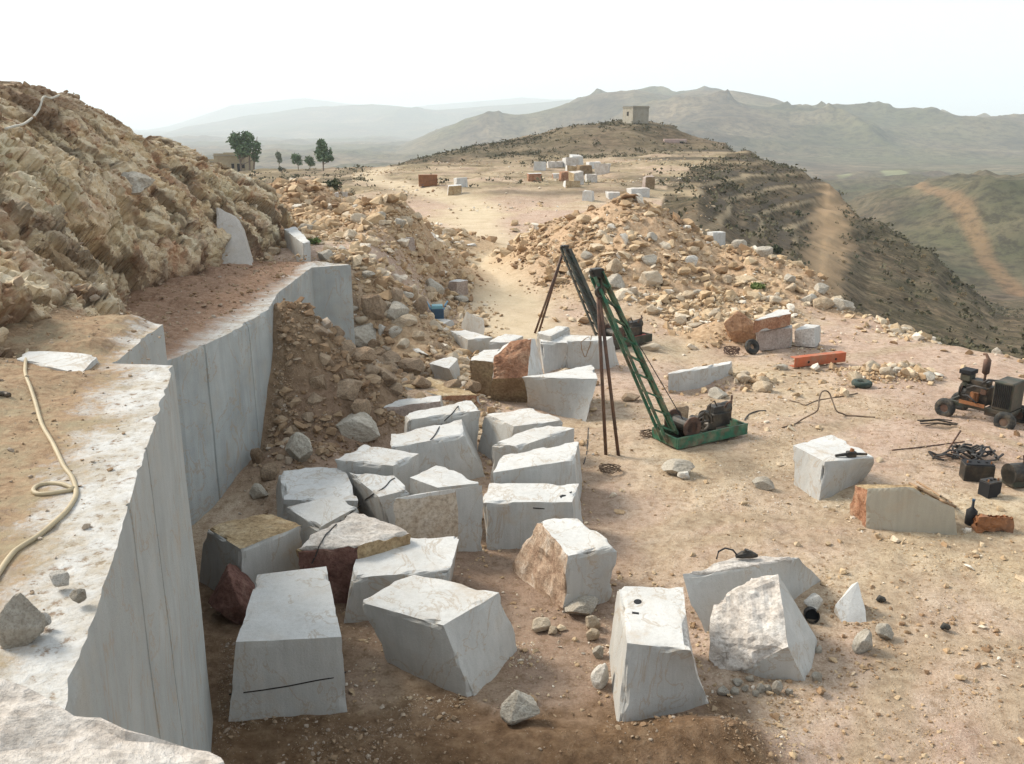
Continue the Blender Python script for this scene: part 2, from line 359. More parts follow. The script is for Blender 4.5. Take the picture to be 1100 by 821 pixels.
MAT['lightblue'] = m_plain('light_blue_plastic', (.22, .42, .62), .45, 0, None, 0, 6, .1)
MAT['teal'] = m_plain('teal_plastic', (.16, .34, .40), .45, 0, None, 0, 6, .1)
MAT['rustmetal'] = m_plain('rusty_sheet_metal', (.30, .13, .055), .75, .1, (.15, .07, .04), .45, 6, .2)
MAT['wood'] = m_plain('dry_wood', (.34, .22, .13), .9, 0, (.20, .13, .08), .4, 8, .2)
MAT['black'] = m_plain('black_paint', (.012, .012, .014), .7, 0, None, 0, 6, .0)
MAT['plaster'] = m_plain('pale_plaster', (.62, .56, .44), .9, 0, (.45, .38, .28), .3, .8, .25)
MAT['concrete'] = m_plain('grey_concrete_block', (.37, .34, .28), .95, 0, (.26, .23, .18), .4, 1.2, .3)
MAT['adobe'] = m_plain('tan_mud_brick', (.40, .33, .22), .95, 0, (.28, .21, .14), .4, 1.0, .2)
MAT['pinkwash'] = m_plain('pinkish_wall', (.50, .36, .32), .95, 0, (.5, .45, .40), .4, .7, .2)
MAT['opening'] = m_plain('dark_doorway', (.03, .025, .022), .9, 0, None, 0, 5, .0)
MAT['bark'] = m_plain('grey_bark', (.23, .18, .14), .95, 0, (.12, .09, .07), .4, 5, .1)
def m_leaf(name, a, b):
    t = NT(name, .7, .2); c = t.coord('Object'); n = t.noise(c, .9, 5, .7); oi = t.attr('rnd')
    return t.done(t.mix(oi, t.mix(n, a, b), tuple(x*1.25 for x in b)))
MAT['leaf'] = m_leaf('grey_green_leaves', (.06, .10, .05), (.11, .16, .085))
MAT['leafpale'] = m_leaf('pale_thin_leaves', (.10, .12, .09), (.16, .18, .13))
MAT['leafdark'] = m_leaf('dark_scrub_leaves', (.03, .04, .022), (.06, .07, .035))
MAT['grass'] = m_leaf('weed_green', (.07, .11, .03), (.14, .18, .06))
MAT['dry'] = m_leaf('dry_scrub_leaves', (.12, .09, .045), (.2, .15, .08))

MAT['scrubleaf'] = m_leaf('olive_scrub', (.045, .048, .028), (.09, .08, .045))
# name, label, top corners (left, near.., right, far), visible foot corners, top height or None, rough faces {face: material}, options
# faces: t top, f near (0-1), r right (1-2), k far (2-3), l left (3-0)
BLOCKS = [
 ('front_left', [(253.6,689.7),(366.8,684.3),(350.5,608.5),(276.8,617.5)], {0:(245.5,776),1:(373.6,765)}, None, {}, {}),
 ('diamond', [(384.5,646),(476,672),(536,637),(442,615)], {0:(416,712),1:(510,755),2:(558.5,694)}, None, {}, {}),
 ('behind_diamond', [(376,621),(484,612.5),(494.5,573),(388,582)], {0:(369,670)}, None, {}, {}),
 ('pink_top', [(309,587),(384,585),(449,566),(381,547)], {}, 1.15, {'t':'pale','f':'redrock','l':'ochre','r':'ochre','k':'ochre'}, {'amp':.13}),
 ('grey_ochre_top', [(220,564),(258.6,588.6),(325.5,562),(284.5,549)], {0:(214,625),1:(262,655)}, None, {'t':'ochre'}, {'amp':.05}),
 ('square_left', [(305,537),(385,538),(369,500.5),(299.5,504)], {0:(300,574)}, None, {}, {}),
 ('diamond_left', [(308,545),(342,567),(386,543.6),(358,532)], {}, 0.85, {}, {}),
 ('cable_small', [(374.5,507),(407,534),(439.5,526),(423.6,511)], {0:(385,547)}, None, {}, {}),
 ('ochre_band', [(359.5,493.5),(422,500.5),(450,487.5),(391,477.6)], {}, 1.0, {}, {'band':1}),
 ('cable_big', [(419,481),(499,467),(496,450.5),(420,466.4)], {1:(520,510)}, None, {}, {}),
 ('cable_far', [(438,451),(517,441),(505,429.5),(435,443.5)], {1:(513,487)}, None, {}, {}),
 ('speckled_top', [(440,513),(470,524),(517,519),(472,498.5)], {}, 0.98, {}, {}),
 ('speckled_face', [(421,536),(489,525),(518,521.5),(452,529)], {1:(496,592),2:(521,589)}, None, {'f':'pinkbeige'}, {'amp':.03}),
 ('low_pink', [(402,438.5),(473,431.5),(474,424.8),(401,431)], {0:(410,477)}, None, {'f':'pinkish'}, {}),
 ('ochre_slab', [(431,413.5),(475,425),(517,423),(462,405)], {0:(431,431),1:(477,440)}, None, {'t':'ochre','r':'rust'}, {'amp':.05}),
 ('chipped', [(520.5,444),(552,458),(609,451),(571,438)], {0:(513,484)}, None, {}, {}),
 ('slanted', [(527,475),(556.5,480),(617,460),(586,456)], {}, 1.05, {}, {}),
 ('cube_rear', [(529.5,507.7),(617,494),(622,473.4),(539.3,489)], {1:(621,546)}, 1.1, {}, {}),
 ('cube_front', [(516.4,539.7),(614.6,539.3),(622,519.7),(526,519)], {0:(523,588)}, None, {}, {}),
 ('rough_left', [(606,597.6),(664,587),(618,554.5),(572,558.6)], {0:(600,660),1:(656,646),3:(546,608)}, None, {'l':'pinkrough'}, {'amp':.16}),
 ('holed', [(673.6,691),(743,699),(735,631),(664,629.7)], {0:(662.7,786),1:(764,757),3:(653,697)}, None, {'r':'pale'}, {'amp':.05}),
 ('ragged', [(733,616),(814,607),(856,596),(790,597)], {0:(752,685),2:(882,624)}, None, {'t':'pale'}, {'amp':.07}),
 ('lone_right', [(852,478.6),(886,496),(943,491),(893,466.5)], {0:(851,517),1:(880,537),2:(930,515)}, None, {}, {}),
 ('trapezoid', [(560,405),(642,407),(637,390.5),(596,400)], {0:(567,437),1:(630,451)}, None, {}, {}),
 ('undercut', [(580,367),(611,368.5),(603,361),(578,361)], {0:(585,402),1:(611,396)}, None, {}, {}),
 ('rear_long', [(603,366.5),(651,366),(658,361.5),(601,358.5)], {1:(652,398),2:(666,391)}, None, {}, {}),
 ('far_small', [(576,357.5),(592,361),(613,350.5),(598,350)], {}, 1.2, {}, {}),
 ('brown_front', [(502,387),(532,389),(538,374),(520,375.5)], {0:(505,426),1:(528,428)}, None, {'f':'brown','l':'brown'}, {'amp':.06}),
 ('three_faced', [(483,355),(503,365),(529,362.5),(500,354.5)], {0:(487,373),1:(501,382)}, None, {}, {}),
 ('dim_slab', [(525,367),(548,368),(562,361),(541,358)], {}, 0.75, {}, {}),
 ('dusty_top', [(435,350.4),(455,358),(481,355.5),(457,350)], {0:(431,364),1:(455,373)}, None, {}, {}),
 ('wedge_left', [(429,364),(443,375),(460,381),(434,363)], {0:(419,387),1:(441,390),2:(466,389)}, None, {}, {}),
 ('wedge_mid', [(460,390),(482,396),(492,386),(485,382)], {1:(489,410),2:(495,404)}, None, {}, {}),
 ('white_tilted', [(495,349),(513,357),(521,342.5),(501,334.5)], {}, .75, {'r':'brown'}, {'tz':[.35,.2,.9,1.0]}),
 ('stone_heap_slab', [(717,402),(762,395),(766,391.5),(722,398)], {0:(718,419),1:(763,411)}, None, {}, {}),
 ('stone_heap_piece', [(763,395),(784,391),(786,388),(766,391)], {0:(764,410),1:(785,405)}, None, {}, {}),
 ('rust_grey_slab', [(811,355),(851,352.5),(851,348),(815,348)], {0:(813,371),1:(850,367)}, None, {'f':'pinkish'}, {}),
 ('rust_white_top', [(809,344.5),(850,337),(848,332.5),(836,332.5)], {}, 1.08, {'f':'rust','l':'rust','r':'rust'}, {'amp':.04,'g':.62}),
 ('white_right', [(852,355),(874,352.5),(882,349),(866,348)], {0:(853,366),1:(875,366),2:(882,362)}, None, {'f':'pale'}, {'amp':.05}),
 ('lean_slab_far', [(305,246),(325,261.5),(333,259.5),(318,243)], {}, 4.05, {}, {'g':3.35,'thick':1}),
 ('tiny_flat', [(461,347),(473,349.5),(487,343),(471,341.5)], {0:(463,352)}, None, {}, {}),
 ('white_slab_far', [(475,261),(492,265),(512,262),(478,254)], {}, 0.6, {}, {}),
 ('road_left', [(476,275.5),(483,279),(493,274),(486,271)], {0:(478,282),1:(483,285)}, None, {}, {}),
]

LABELS = {
 'front_left': 'nearest long white topped marble block with a diagonal crack across its front',
 'diamond': 'leaning marble block with a brown smudged diamond top, right of the cracked one',
 'behind_diamond': 'flat white topped marble block directly behind the leaning diamond one, scalloped front edge',
 'pink_top': 'block with rough pinkish white broken top and dark red front',
 'grey_ochre_top': 'grey block with a rough ochre top beside the foot of the high wall',
 'square_left': 'low square white topped block, leftmost of the sawn row in front of the earth heap',
 'diamond_left': 'small diamond topped white block between the square one and the rough pinkish one',
 'cable_small': 'small white block with a thin cable curling over its right corner',
 'ochre_band': 'white block with a brown ochre band along the front of its top edge',
 'cable_big': 'large white block with dark grey front crossed by a black cable',
 'cable_far': 'white block behind the large cable crossed one, also crossed by the black cable',
 'speckled_top': 'white diamond topped block just behind the one with a speckled beige face',
 'speckled_face': 'block with a speckled beige left face, standing left of the paint marked one',
 'low_pink': 'block with narrow white top and dull pink grey front behind the cable crossed pair',
 'ochre_slab': 'low slab with rough ochre top and rusty right end',
 'chipped': 'white block with a chipped notch along its front top edge below the trapezoid one',
 'slanted': 'white block with a slanting parallelogram top just in front of the chipped one',
 'cube_rear': 'wide white block touching the back of the block with dark paint marks',
 'cube_front': 'wide white block with dark paint marks on top and front',
 'rough_left': 'white topped block with a rough pinkish brown left side standing beside small stones',
 'holed': 'tall white block with a round hole and a slot in its top',
 'ragged': 'grey block with a ragged top edge behind the rough pale boulder, hose on top',
 'lone_right': 'lone tilted block at right with a black tool on its white top',
 'trapezoid': 'grey block with a trapezoid front tapering downwards behind the derrick legs',
 'undercut': 'white topped block with an undercut base between the rusty block and the long rear one',
 'rear_long': 'long white block at the back right with dry twigs hanging over its front',
 'far_small': 'small white topped block at the rear of the cluster under the far derrick leg',
 'brown_front': 'block with white top and mossy brown front left of the rusty one',
 'three_faced': 'white block with a beige left face and long grey right face before the tilted cube',
 'dim_slab': 'dim grey flat slab behind the rusty block, partly hidden',
 'dusty_top': 'grey green block with brown dust smears on its white top',
 'wedge_left': 'pale grey wedge block with a thin white ridge lying in the rubble',
 'wedge_mid': 'small pointed white block with a dark right face among brown earth lumps',
 'white_tilted': 'bright white tilted cube with a brown right side at the end of the road',
 'stone_heap_slab': 'grey sawn slab standing on edge in the small stone heap behind the derrick',
 'stone_heap_piece': 'short grey slab continuing the standing slab in the small stone heap',
 'rust_grey_slab': 'dull grey pink slab lying under the rust red block',
 'rust_white_top': 'rust red block with white top lying on a grey slab beside the orange boulder',
 'white_right': 'small white block right of the rust red one on the dirt yard',
 'lean_slab_far': 'pale slab leaning at the far end of the terrace beside green weeds',
 'tiny_flat': 'small flat white topped block just in front of the blue box machine',
 'white_slab_far': 'pale flat slab at the foot of the left rubble heap beside the road',
 'road_left': 'small white topped block on the left verge of the road below the flat slab',
}
# ------------------------------------------------------------------ terrain: (forward distance, image row or ('z', height)) along a few bearings
Z = lambda y, z: (y, None, z)
COLS = {
 -500: [Z(20,2), Z(60,3), Z(200,0), Z(300,-8), Z(420,-55)],
 0:   [Z(20,0), Z(60,3), Z(150,2), Z(210,0), Z(420,-55)],
 150: [Z(30,0), Z(45,3), Z(60,2), Z(100,1), Z(150,.5), (200,183), Z(235,-1.5), Z(420,-55)],
 230: [Z(30,0), Z(45,2), Z(80,.5), (130,203), (150,198), (190,186), (215,183), Z(240,-3), Z(420,-55)],
 300: [Z(50,.6), Z(80,0), (130,199), (145,193), (185,182.5), (205,181), Z(230,-3), Z(420,-55)],
 400: [Z(60,0), Z(84,0), (140,192), (190,181), Z(220,-1.6), Z(420,-55)],
 470: [Z(84,0), Z(95,0), Z(101,.7), (140,190), (180,178), (230,166), Z(255,0), Z(420,-55)],
 520: [Z(95,0), Z(102,1), (150,186), (185,175), (240,157), (255,154), Z(290,0), Z(440,-50)],
 570: [Z(95,0), Z(102,1), (150,185), (185,172), (235,150), (260,145.5), Z(300,2), Z(450,-50)],
 620: [Z(95,0), Z(102,1), (150,186), (185,172), (225,142), (248,130), Z(290,4), Z(450,-50)],
 680: [Z(90,0), Z(104,1), (150,183), (190,168), (220,143), (236,131), (256,128), Z(300,4), Z(450,-50)],
 715: [Z(80,-.5), Z(104,.6), (150,180), (190,166), (215,153), (236,134), (250,132), Z(290,1), Z(450,-50)],
 750: [Z(62,-1), (85,222), (112,202), (150,181), (175,170), (200,158), (235,147.5), Z(270,-4), Z(450,-52)],
 776: [Z(60,-1), (82,241), (116,212), (150,186), (172,171), (196,160), (222,154.5), Z(255,-5), Z(440,-54)],
 800: [Z(58,-1), (80,258), (120,222), (150,190), (170,169), (185,160.5), Z(215,-3), Z(420,-55)],
 850: [Z(50,-.5), Z(65,-5), (85,275), (120,245), (150,205), (172,176), Z(195,-8), Z(420,-58)],
 890: [Z(46,-.5), Z(60,-6), (85,300), (120,262), (150,218), (168,191), Z(186,-13), Z(420,-60)],
 950: [Z(40,-.4), Z(52,-7), (85,330), (120,282), (150,236), Z(166,-16), Z(400,-60)],
 1005: [Z(36.5,-.3), Z(48,-8), (85,345), (115,302), (140,265), Z(156,-20), Z(400,-60)],
 1053: [Z(34.5,-.3), Z(46,-8), (85,355), (110,328), (132,304), Z(148,-24), Z(390,-60)],
 1100: [Z(33,-.2), Z(44,-8), Z(78,-11.5), (105,352), (125,339), Z(142,-27), Z(380,-60)],
 1250: [Z(30,-.2), Z(42,-9), Z(80,-14), Z(120,-19), Z(140,-29), Z(380,-60)],
 1600: [Z(26,0), Z(40,-8), Z(80,-20), Z(140,-35), Z(380,-60)],
}
CU = np.array(sorted(COLS)); YL = np.linspace(math.log(1.0), math.log(700), 560)
TAB = []
for u in CU:
    ys, zs = [1., 20.], [COLS[u][0][2] if COLS[u][0][0] <= 20 else 0., COLS[u][0][2] if COLS[u][0][0] <= 20 else 0.]
    for e in COLS[u]:
        if e[0] <= 20: continue
        if e[1] is None: z = e[2]
        else:
            d = ray(u, e[1]); z = H+e[0]*d[2]/d[1]
        ys.append(e[0]); zs.append(z)
    ys.append(700.); zs.append(-60.)
    r = np.interp(np.exp(YL), ys, zs)
    k = np.ones(9)/9; TAB.append(np.convolve(np.pad(r, 4, 'edge'), k, 'valid'))
TAB = np.array(TAB)
def colbase(a, y):
    u = 550+F*np.clip(a, -1.2, 1.2)*1.02
    fi = np.interp(u, CU, np.arange(len(CU))); i = np.clip(fi.astype(int), 0, len(CU)-2); f = fi-i; f = f*f*(3-2*f)*.5+f*.5
    fy = np.clip((np.log(np.maximum(y, 1.0))-YL[0])/(YL[1]-YL[0]), 0, len(YL)-1.001); j = fy.astype(int); g = fy-j
    def T(ii): return TAB[ii, j]*(1-g)+TAB[ii, j+1]*g
    return T(i)*(1-f)+T(i+1)*f
MOUNDS = [  # cx, cy, rx, ry, h : rubble heaps
 (6.8, 50, 8.5, 12, 4.0), (12.3, 46.5, 6.5, 8, 2.1), (2.6, 53, 4.8, 8, 2.1), (9.5, 40, 4.5, 5, .9),
 (-14, 60, 9, 14, 4.2), (-8.2, 56, 7, 12, 2.7), (-5.2, 46, 5, 8, 1.5), (-3.5, 60, 3.5, 6, .9),
 (8.6, 35.5, 2.4, 2.6, .8), (7.0, 28.2, 2.0, 1.2, .28), (12.6, 29, 2.2, 1.3, .22), (15.3, 43, 2.5, 5, .7), (17.2, 38.5, 2.0, 3.2, .45),
 (-3.6, 32, 2.4, 4.5, .9), (-2.4, 25.2, 2.2, 1.4, .55),
]
SOILM = [(-6.0, 22.7, 4.4, 3.1, 3.6), (-6.3, 25.6, 4.0, 4.6, 1.9), (-5.2, 19.6, 2.4, 2.6, .7)]
FRONTM = [(2.6, 10.0, 1.7, .7, .38), (.4, 9.9, 2.0, .8, .25), (-1.8, 9.9, 1.6, .7, .18)]
def cone(x, y, m):
    r = np.sqrt(((x-m[0])/m[2])**2+((y-m[1])/m[3])**2); f = np.clip(1-r, 0, 1)
    return m[4]*(f*f*(3-2*f)*.55+f*.45)
ROAD = np.array([atz(565, 372, 0)[:2], atz(548, 335, 0)[:2], atz(530, 300, 0)[:2], atz(522, 265, 0)[:2], atz(508, 240, 0)[:2], atz(512, 222, 0)[:2], atz(455, 205, .6)[:2], atz(405, 195, 0)[:2], atz(392, 188, 0)[:2], atz(412, 181, 0)[:2]])
TRACK = np.array([aty(905, 203, 163)[:2], aty(900, 225, 147)[:2], aty(893, 250, 130)[:2], aty(886, 280, 105)[:2], aty(880, 305, 75)[:2]])
def polydist(x, y, P):
    d = np.full(x.shape, 1e9)
    for a, b in zip(P[:-1], P[1:]):
        e = b-a; t = np.clip(((x-a[0])*e[0]+(y-a[1])*e[1])/(e @ e), 0, 1)
        d = np.minimum(d, np.hypot(x-a[0]-t*e[0], y-a[1]-t*e[1]))
    return d
# far ranges: crest rows by image column, distance
def crest(u, pts): return np.interp(u, [p[0] for p in pts], [p[1] for p in pts])
R1 = [(380,178),(420,163),(450,150),(500,129),(560,121),(600,113),(640,104),(680,94),(720,99),(750,94),(785,94),(830,102),(848,108),(880,110),(920,115),(960,121),(1000,125),(1050,128),(1100,131),(1300,140)]
R2 = [(-300,160),(60,165),(150,150),(200,137),(280,125),(330,116),(400,113),(470,117),(560,109),(640,103),(720,110),(900,125),(1100,140)]
R3 = [(-300,150),(100,150),(180,135),(250,112),(330,106),(420,118),(560,104),(700,112),(1100,130)]
def crest_z(u, v, y): return H+y*(-SP+(410.5-v)/F*CP)/(CP+(410.5-v)/F*SP)
def G(x, y, fine=True):
    x = np.asarray(x, float); y = np.asarray(y, float); sh = x.shape; x = x.ravel(); y = y.ravel()
    az = np.arctan2(x, y); r = np.hypot(x, y); azc = np.clip(az, -.85, .85); yy = r*np.cos(azc)
    z = colbase(np.tan(azc), yy)
    back = sst(1.4, 2.4, np.abs(az)); z = z*(1-back)
    nearw = 1-sst(150, 330, r)
    hp = np.zeros_like(z)
    for m in MOUNDS: hp = np.maximum(hp, cone(x, y, m))+np.minimum(hp, cone(x, y, m))*.25
    so = np.zeros_like(z)
    for m in SOILM: so = np.maximum(so, cone(x, y, m))
    for m in FRONTM: so = so+cone(x, y, m)
    # terrace level carries on behind the sawn wall and slopes down to the road
    w = sst(-2.6, -6.4, x)*sst(29.8, 33, y)*(1-sst(44, 56, y)); z = np.maximum(z, 0)*w*0+z*(1-w)+3.35*w
    n = len(x); P = np.column_stack([x, y])
    z = z+np.maximum(hp, so)
    a = np.clip(hp/1.5, 0, 1)
    if fine:
        d = np.zeros(n)
        k = r < 400
        Q = P[k]
        dd = .10*fbm(Q*.45, 4, 3)+.035*fbm(Q*2.6, 3, 5)
        dd += a[k]*(.28*fbm(Q*.9, 4, 11)+.10*fbm(Q*4, 2, 12))
        dd += np.clip(so[k]/1., 0, 1)*(.22*fbm(Q*1.1, 4, 21)+.09*fbm(Q*5, 3, 22))
        far = sst(60, 140, r[k]); dd += far*(.8*fbm(Q*.05, 5, 31)+.35*fbm(Q*.25, 4, 32))
        hill = sst(165, 215, r[k])*(1-sst(300, 380, r[k])); dd += hill*.9*(ridged(Q*.05, 4, 35)-.5)
        q = z[k]; st = far*sst(640, 760, 550+F*np.tan(azc[k]))
        # bedding steps along the side of the spur
        b = (q+dd+.02*Q[:, 1]+.6*fbm(Q*.03, 3, 44)); saw = b*.55-np.floor(b*.55); dd += st*.7*(sst(0, .75, saw)-saw)
        road = np.exp(-(polydist(Q[:, 0], Q[:, 1], ROAD)/2.2)**2); dd *= (1-.7*road)
        d[k] = dd
        z = z+d
        k = r >= 300
        if k.any():
            Q = P[k]; rr = r[k]; u = 550+F*np.tan(azc[k])*1.04; yk = yy[k]
            m = sst(300, 520, rr)
            zz = m*(24*fbm(Q*.0045, 5, 51)+10*(ridged(Q*.006, 5, 52)-.5))+m*18*sst(150, 420, Q[:, 0])*sst(600, 500, np.abs(yk-560)+380)
            base = z[k]+zz
            hl = np.exp(-((Q[:, 0]-285)/120)**2-((Q[:, 1]-520)/110)**2)*34+np.exp(-((Q[:, 0]-420)/170)**2-((Q[:, 1]-820)/120)**2)*26+np.exp(-((Q[:, 0]-140)/80)**2-((Q[:, 1]-760)/90)**2)*16
            base = base+hl*(.8+.5*(ridged(Q*.011, 5, 55)-.4))
            def rng(base, pts, yc, wf, wb, amp, sc, seed):
                zc = crest_z(u, crest(u, pts), yc)
                yw = yk+yc*.06*fbm(Q*sc*.8, 3, seed+9)
                prof = np.where(yw < yc, sst(yc-wf, yc, yw)*.55+.45*np.clip((yw-yc+wf)/wf, 0, 1), 1-sst(yc, yc+wb, yw))
                er = ridged(Q*sc, 6, seed)-.45
                hgt = np.maximum(zc+60, 0)
                zt = -60+hgt*prof+er*amp*np.clip(hgt/120, 0, 1)*np.clip(prof*1.6, 0, 1)*(1-.75*np.exp(-((yw-yc)/(wf*.20))**2))
                return np.where(prof > 0, np.maximum(base, zt), base)
            base = rng(base, R1, 2600, 1350, 1600, 135, .0019, 61)
            base = rng(base, R2, 7000, 1800, 1800, 160, .0008, 71)
            base = rng(base, R3, 11000, 2000, 1500, 200, .0005, 81)
            z[k] = base
    return z.reshape(sh)
def hit(u, v, tmax=900.):
    d = ray(u, v); t = np.geomspace(3, tmax, 2600); P = CAM+t[:, None]*d; g = G(P[:, 0], P[:, 1])
    k = np.nonzero(P[:, 2] < g)[0]
    if not len(k): return P[-1]
    i = max(1, k[0]); a = P[i-1, 2]-g[i-1]; b = P[i, 2]-g[i]; f = a/(a-b)
    p = P[i-1]+(P[i]-P[i-1])*f
    return p
def ground_z(x, y): return float(G(np.array([x]), np.array([y]))[0])
# ------------------------------------------------------------------ one polar sheet from under the camera to the horizon
az = np.concatenate([np.radians(np.linspace(-180, -39, 57)[:-1]), np.radians(np.linspace(-39, 39, 900)), np.radians(np.linspace(39, 180, 57)[1:])])
rad = np.concatenate([np.geomspace(1.2, 7, 40)[:-1], np.geomspace(7, 75, 480)[:-1], np.geomspace(75, 340, 230)[:-1], np.geomspace(340, 1300, 110)[:-1], np.geomspace(1300, 14500, 205)])
RR, AA = np.meshgrid(rad, az, indexing='ij'); GX = RR*np.sin(AA); GY = RR*np.cos(AA); GZ = G(GX, GY)
GV = np.column_stack([GX.ravel(), GY.ravel(), GZ.ravel()]); nr, na = RR.shape
def ring(name, r0, r1, mat, attrs, label=None):
    i0 = np.searchsorted(rad, r0*.9999); i1 = np.searchsorted(rad, r1*.9999); s = slice(i0*na, (i1+1)*na)
    f = grid_faces(i1+1-i0, na)[:, ::-1]
    o = np_obj(name, GV[s], f, mat, smooth=True, attrs={k: v.ravel()[s] for k, v in attrs.items()}); o['kind'] = 'structure'
    return o
x, y, r = GX.ravel(), GY.ravel(), RR.ravel(); P2 = np.column_stack([x, y])
near = r < 345
road = np.zeros(len(x)); road[near] = np.exp(-(polydist(x[near], y[near], ROAD)/np.interp(r[near], [30, 90, 190], [2.0, 2.6, 3.4]))**4)*.85
track = np.zeros(len(x)); track[near] = np.exp(-(polydist(x[near], y[near], TRACK)/(2.0+1.2*sst(80, 160, r[near])+1.2*fbm(P2[near]*.25, 3, 9)))**6)*(.45+.45*vnoise(P2[near]*.5, 8))
uu = 550+F*np.tan(np.clip(AA.ravel(), -1.2, 1.2))*1.02
edge = np.interp(uu, [600, 700, 750, 800, 850, 890, 950, 1005, 1053, 1100, 1250, 1600], [70, 68, 64, 60, 52.5, 48, 42, 38.5, 36, 34.6, 31.5, 27.5])
yv = r*np.cos(np.clip(AA.ravel(), -.85, .85))
upper = np.interp(uu, [700, 717, 750, 778, 800], [60, 112, 152, 178, 420])+6*fbm(P2*.06, 3, 95)*near
scrub = np.where(uu > 690, sst(0, 5, yv-edge)*(1-sst(-5, 5, yv-upper)), 0)
hillm = sst(168, 200, yv+18*fbm(P2*.03, 3, 91)*near)*(uu > 420); scrub = np.maximum(scrub, hillm*(.8+.3*fbm(P2*.08, 3, 98)*near))
scrub = np.maximum(scrub, .5*sst(105, 130, yv)*(uu < 380)*sst(.35, .6, vnoise(P2*.06, 92)))
scrub[np.abs(AA.ravel()) > 1.3] *= 0
soil = np.zeros(len(x))
for m in SOILM: soil = np.maximum(soil, np.clip(cone(x, y, m)*1.4, 0, 1)*.75)
sn = fbm(P2*.9, 3, 96)*near
soil = np.maximum(soil, (1-sst(10.4, 11.3, y+.8*sn))*(x > -6)*(1-sst(3.0, 3.9, x+.5*sn+.5*(y-10)))*(y > 4)*.95)
soil = np.maximum(soil, sst(-1.0, -3.4, x)*(1-sst(14, 17, y))*.85*(y > 4))
soil = np.maximum(soil, (1-sst(1.2, 3.2, x))*sst(-6, -3, x)*(y > 9)*(1-sst(15, 24, y))*.45)
strata = np.zeros(len(x)); bb = GZ.ravel()+.02*y+.6*fbm(P2*.03, 3, 44); sw = bb*.55-np.floor(bb*.55)
strata[near] = (sst(640, 720, uu)*(1-sst(850, 960, uu))*sst(70, 100, yv)*(1-sst(185, 215, yv))*sst(.70, .82, sw)*.8)[near]
strata[near] = np.maximum(strata[near], (sst(380, 420, uu)*(1-sst(680, 720, uu))*np.exp(-((yv-99.5+3*fbm(P2*.08, 3, 93))/1.7)**2)*.55*sst(.35, .55, vnoise(P2*.12, 94)))[near])
strata[near] = np.maximum(strata[near], (sst(190, 215, uu)*(1-sst(375, 385, uu))*(np.exp(-((yv-141)/1.5)**2)+np.exp(-((yv-128)/1.3)**2)+np.exp(-((yv-160)/1.4)**2))*.4)[near])
rut = np.zeros(len(x)); nn = r < 40
for ln in ([(1100,568),(900,556),(760,560),(690,575)], [(1100,590),(930,585),(800,575),(700,590)], [(1100,700),(1000,690),(940,760),(930,830)], [(1075,830),(1090,760),(1130,700)], [(960,600),(955,700),(985,830)], [(1100,480),(960,440),(840,470),(760,520)], [(640,430),(700,440),(800,420),(900,380),(1000,360)]):
    rut[nn] = np.maximum(rut[nn], np.exp(-((polydist(x[nn], y[nn], np.array([atz(u, v, 0)[:2] for u, v in ln]))+.25*fbm(P2[nn]*.8, 3, 99))/.34)**4)*(.4+.6*vnoise(P2[nn]*.7, 97)))
dry = sst(88, 108, yv)*(1-.85*road)*(np.abs(AA.ravel()) < 1.2)
ledge = np.zeros(len(x)); ledge[near] = (sst(650, 720, uu)*(1-sst(840, 950, uu))*sst(66, 90, yv)*(1-sst(178, 205, yv))*sst(.45, .55, sw)*(1-sst(.66, .74, sw))*(.3+.7*vnoise(P2*.12, 96)))[near]
heap = np.zeros(len(x))
for m in MOUNDS: heap = np.maximum(heap, np.clip(cone(x, y, m)/(.3*m[4]), 0, 1)*(m[4] > .6))
ATT = dict(ledge=ledge, heap=heap, dry=dry, rut=rut, road=road, track=track, scrub=scrub, soil=soil, strata=strata)
ground = ring('ground', rad[0], rad[np.searchsorted(rad, 339)], MAT['ground'], ATT)
fz = np.zeros(len(x)); far = ~near
fz[far] = np.maximum(np.exp(-(((uu-903)/11)**2+((yv-1150)/90)**2)*1.0), np.exp(-(((uu-958)/17)**2+((yv-1180)/80)**2)))[far]
pth = np.zeros(len(x)); OP = np.array([aty(975, 252, 560)[:2], aty(1010, 262, 500)[:2], aty(1045, 278, 440)[:2], aty(1072, 300, 390)[:2], aty(1095, 325, 350)[:2]])
kk = (r > 300) & (r < 900); pth[kk] = np.exp(-(polydist(x[kk], y[kk], OP)/4.5)**4)*.42
valley = ring('valley', rad[np.searchsorted(rad, 339)], rad[np.searchsorted(rad, 1299)], MAT['valley'], dict(field=sst(.3, .6, fz), path=pth))
mount = ring('mountains', rad[np.searchsorted(rad, 1299)], 14500, MAT['mountain'], dict(field=fz*0, path=pth*0))
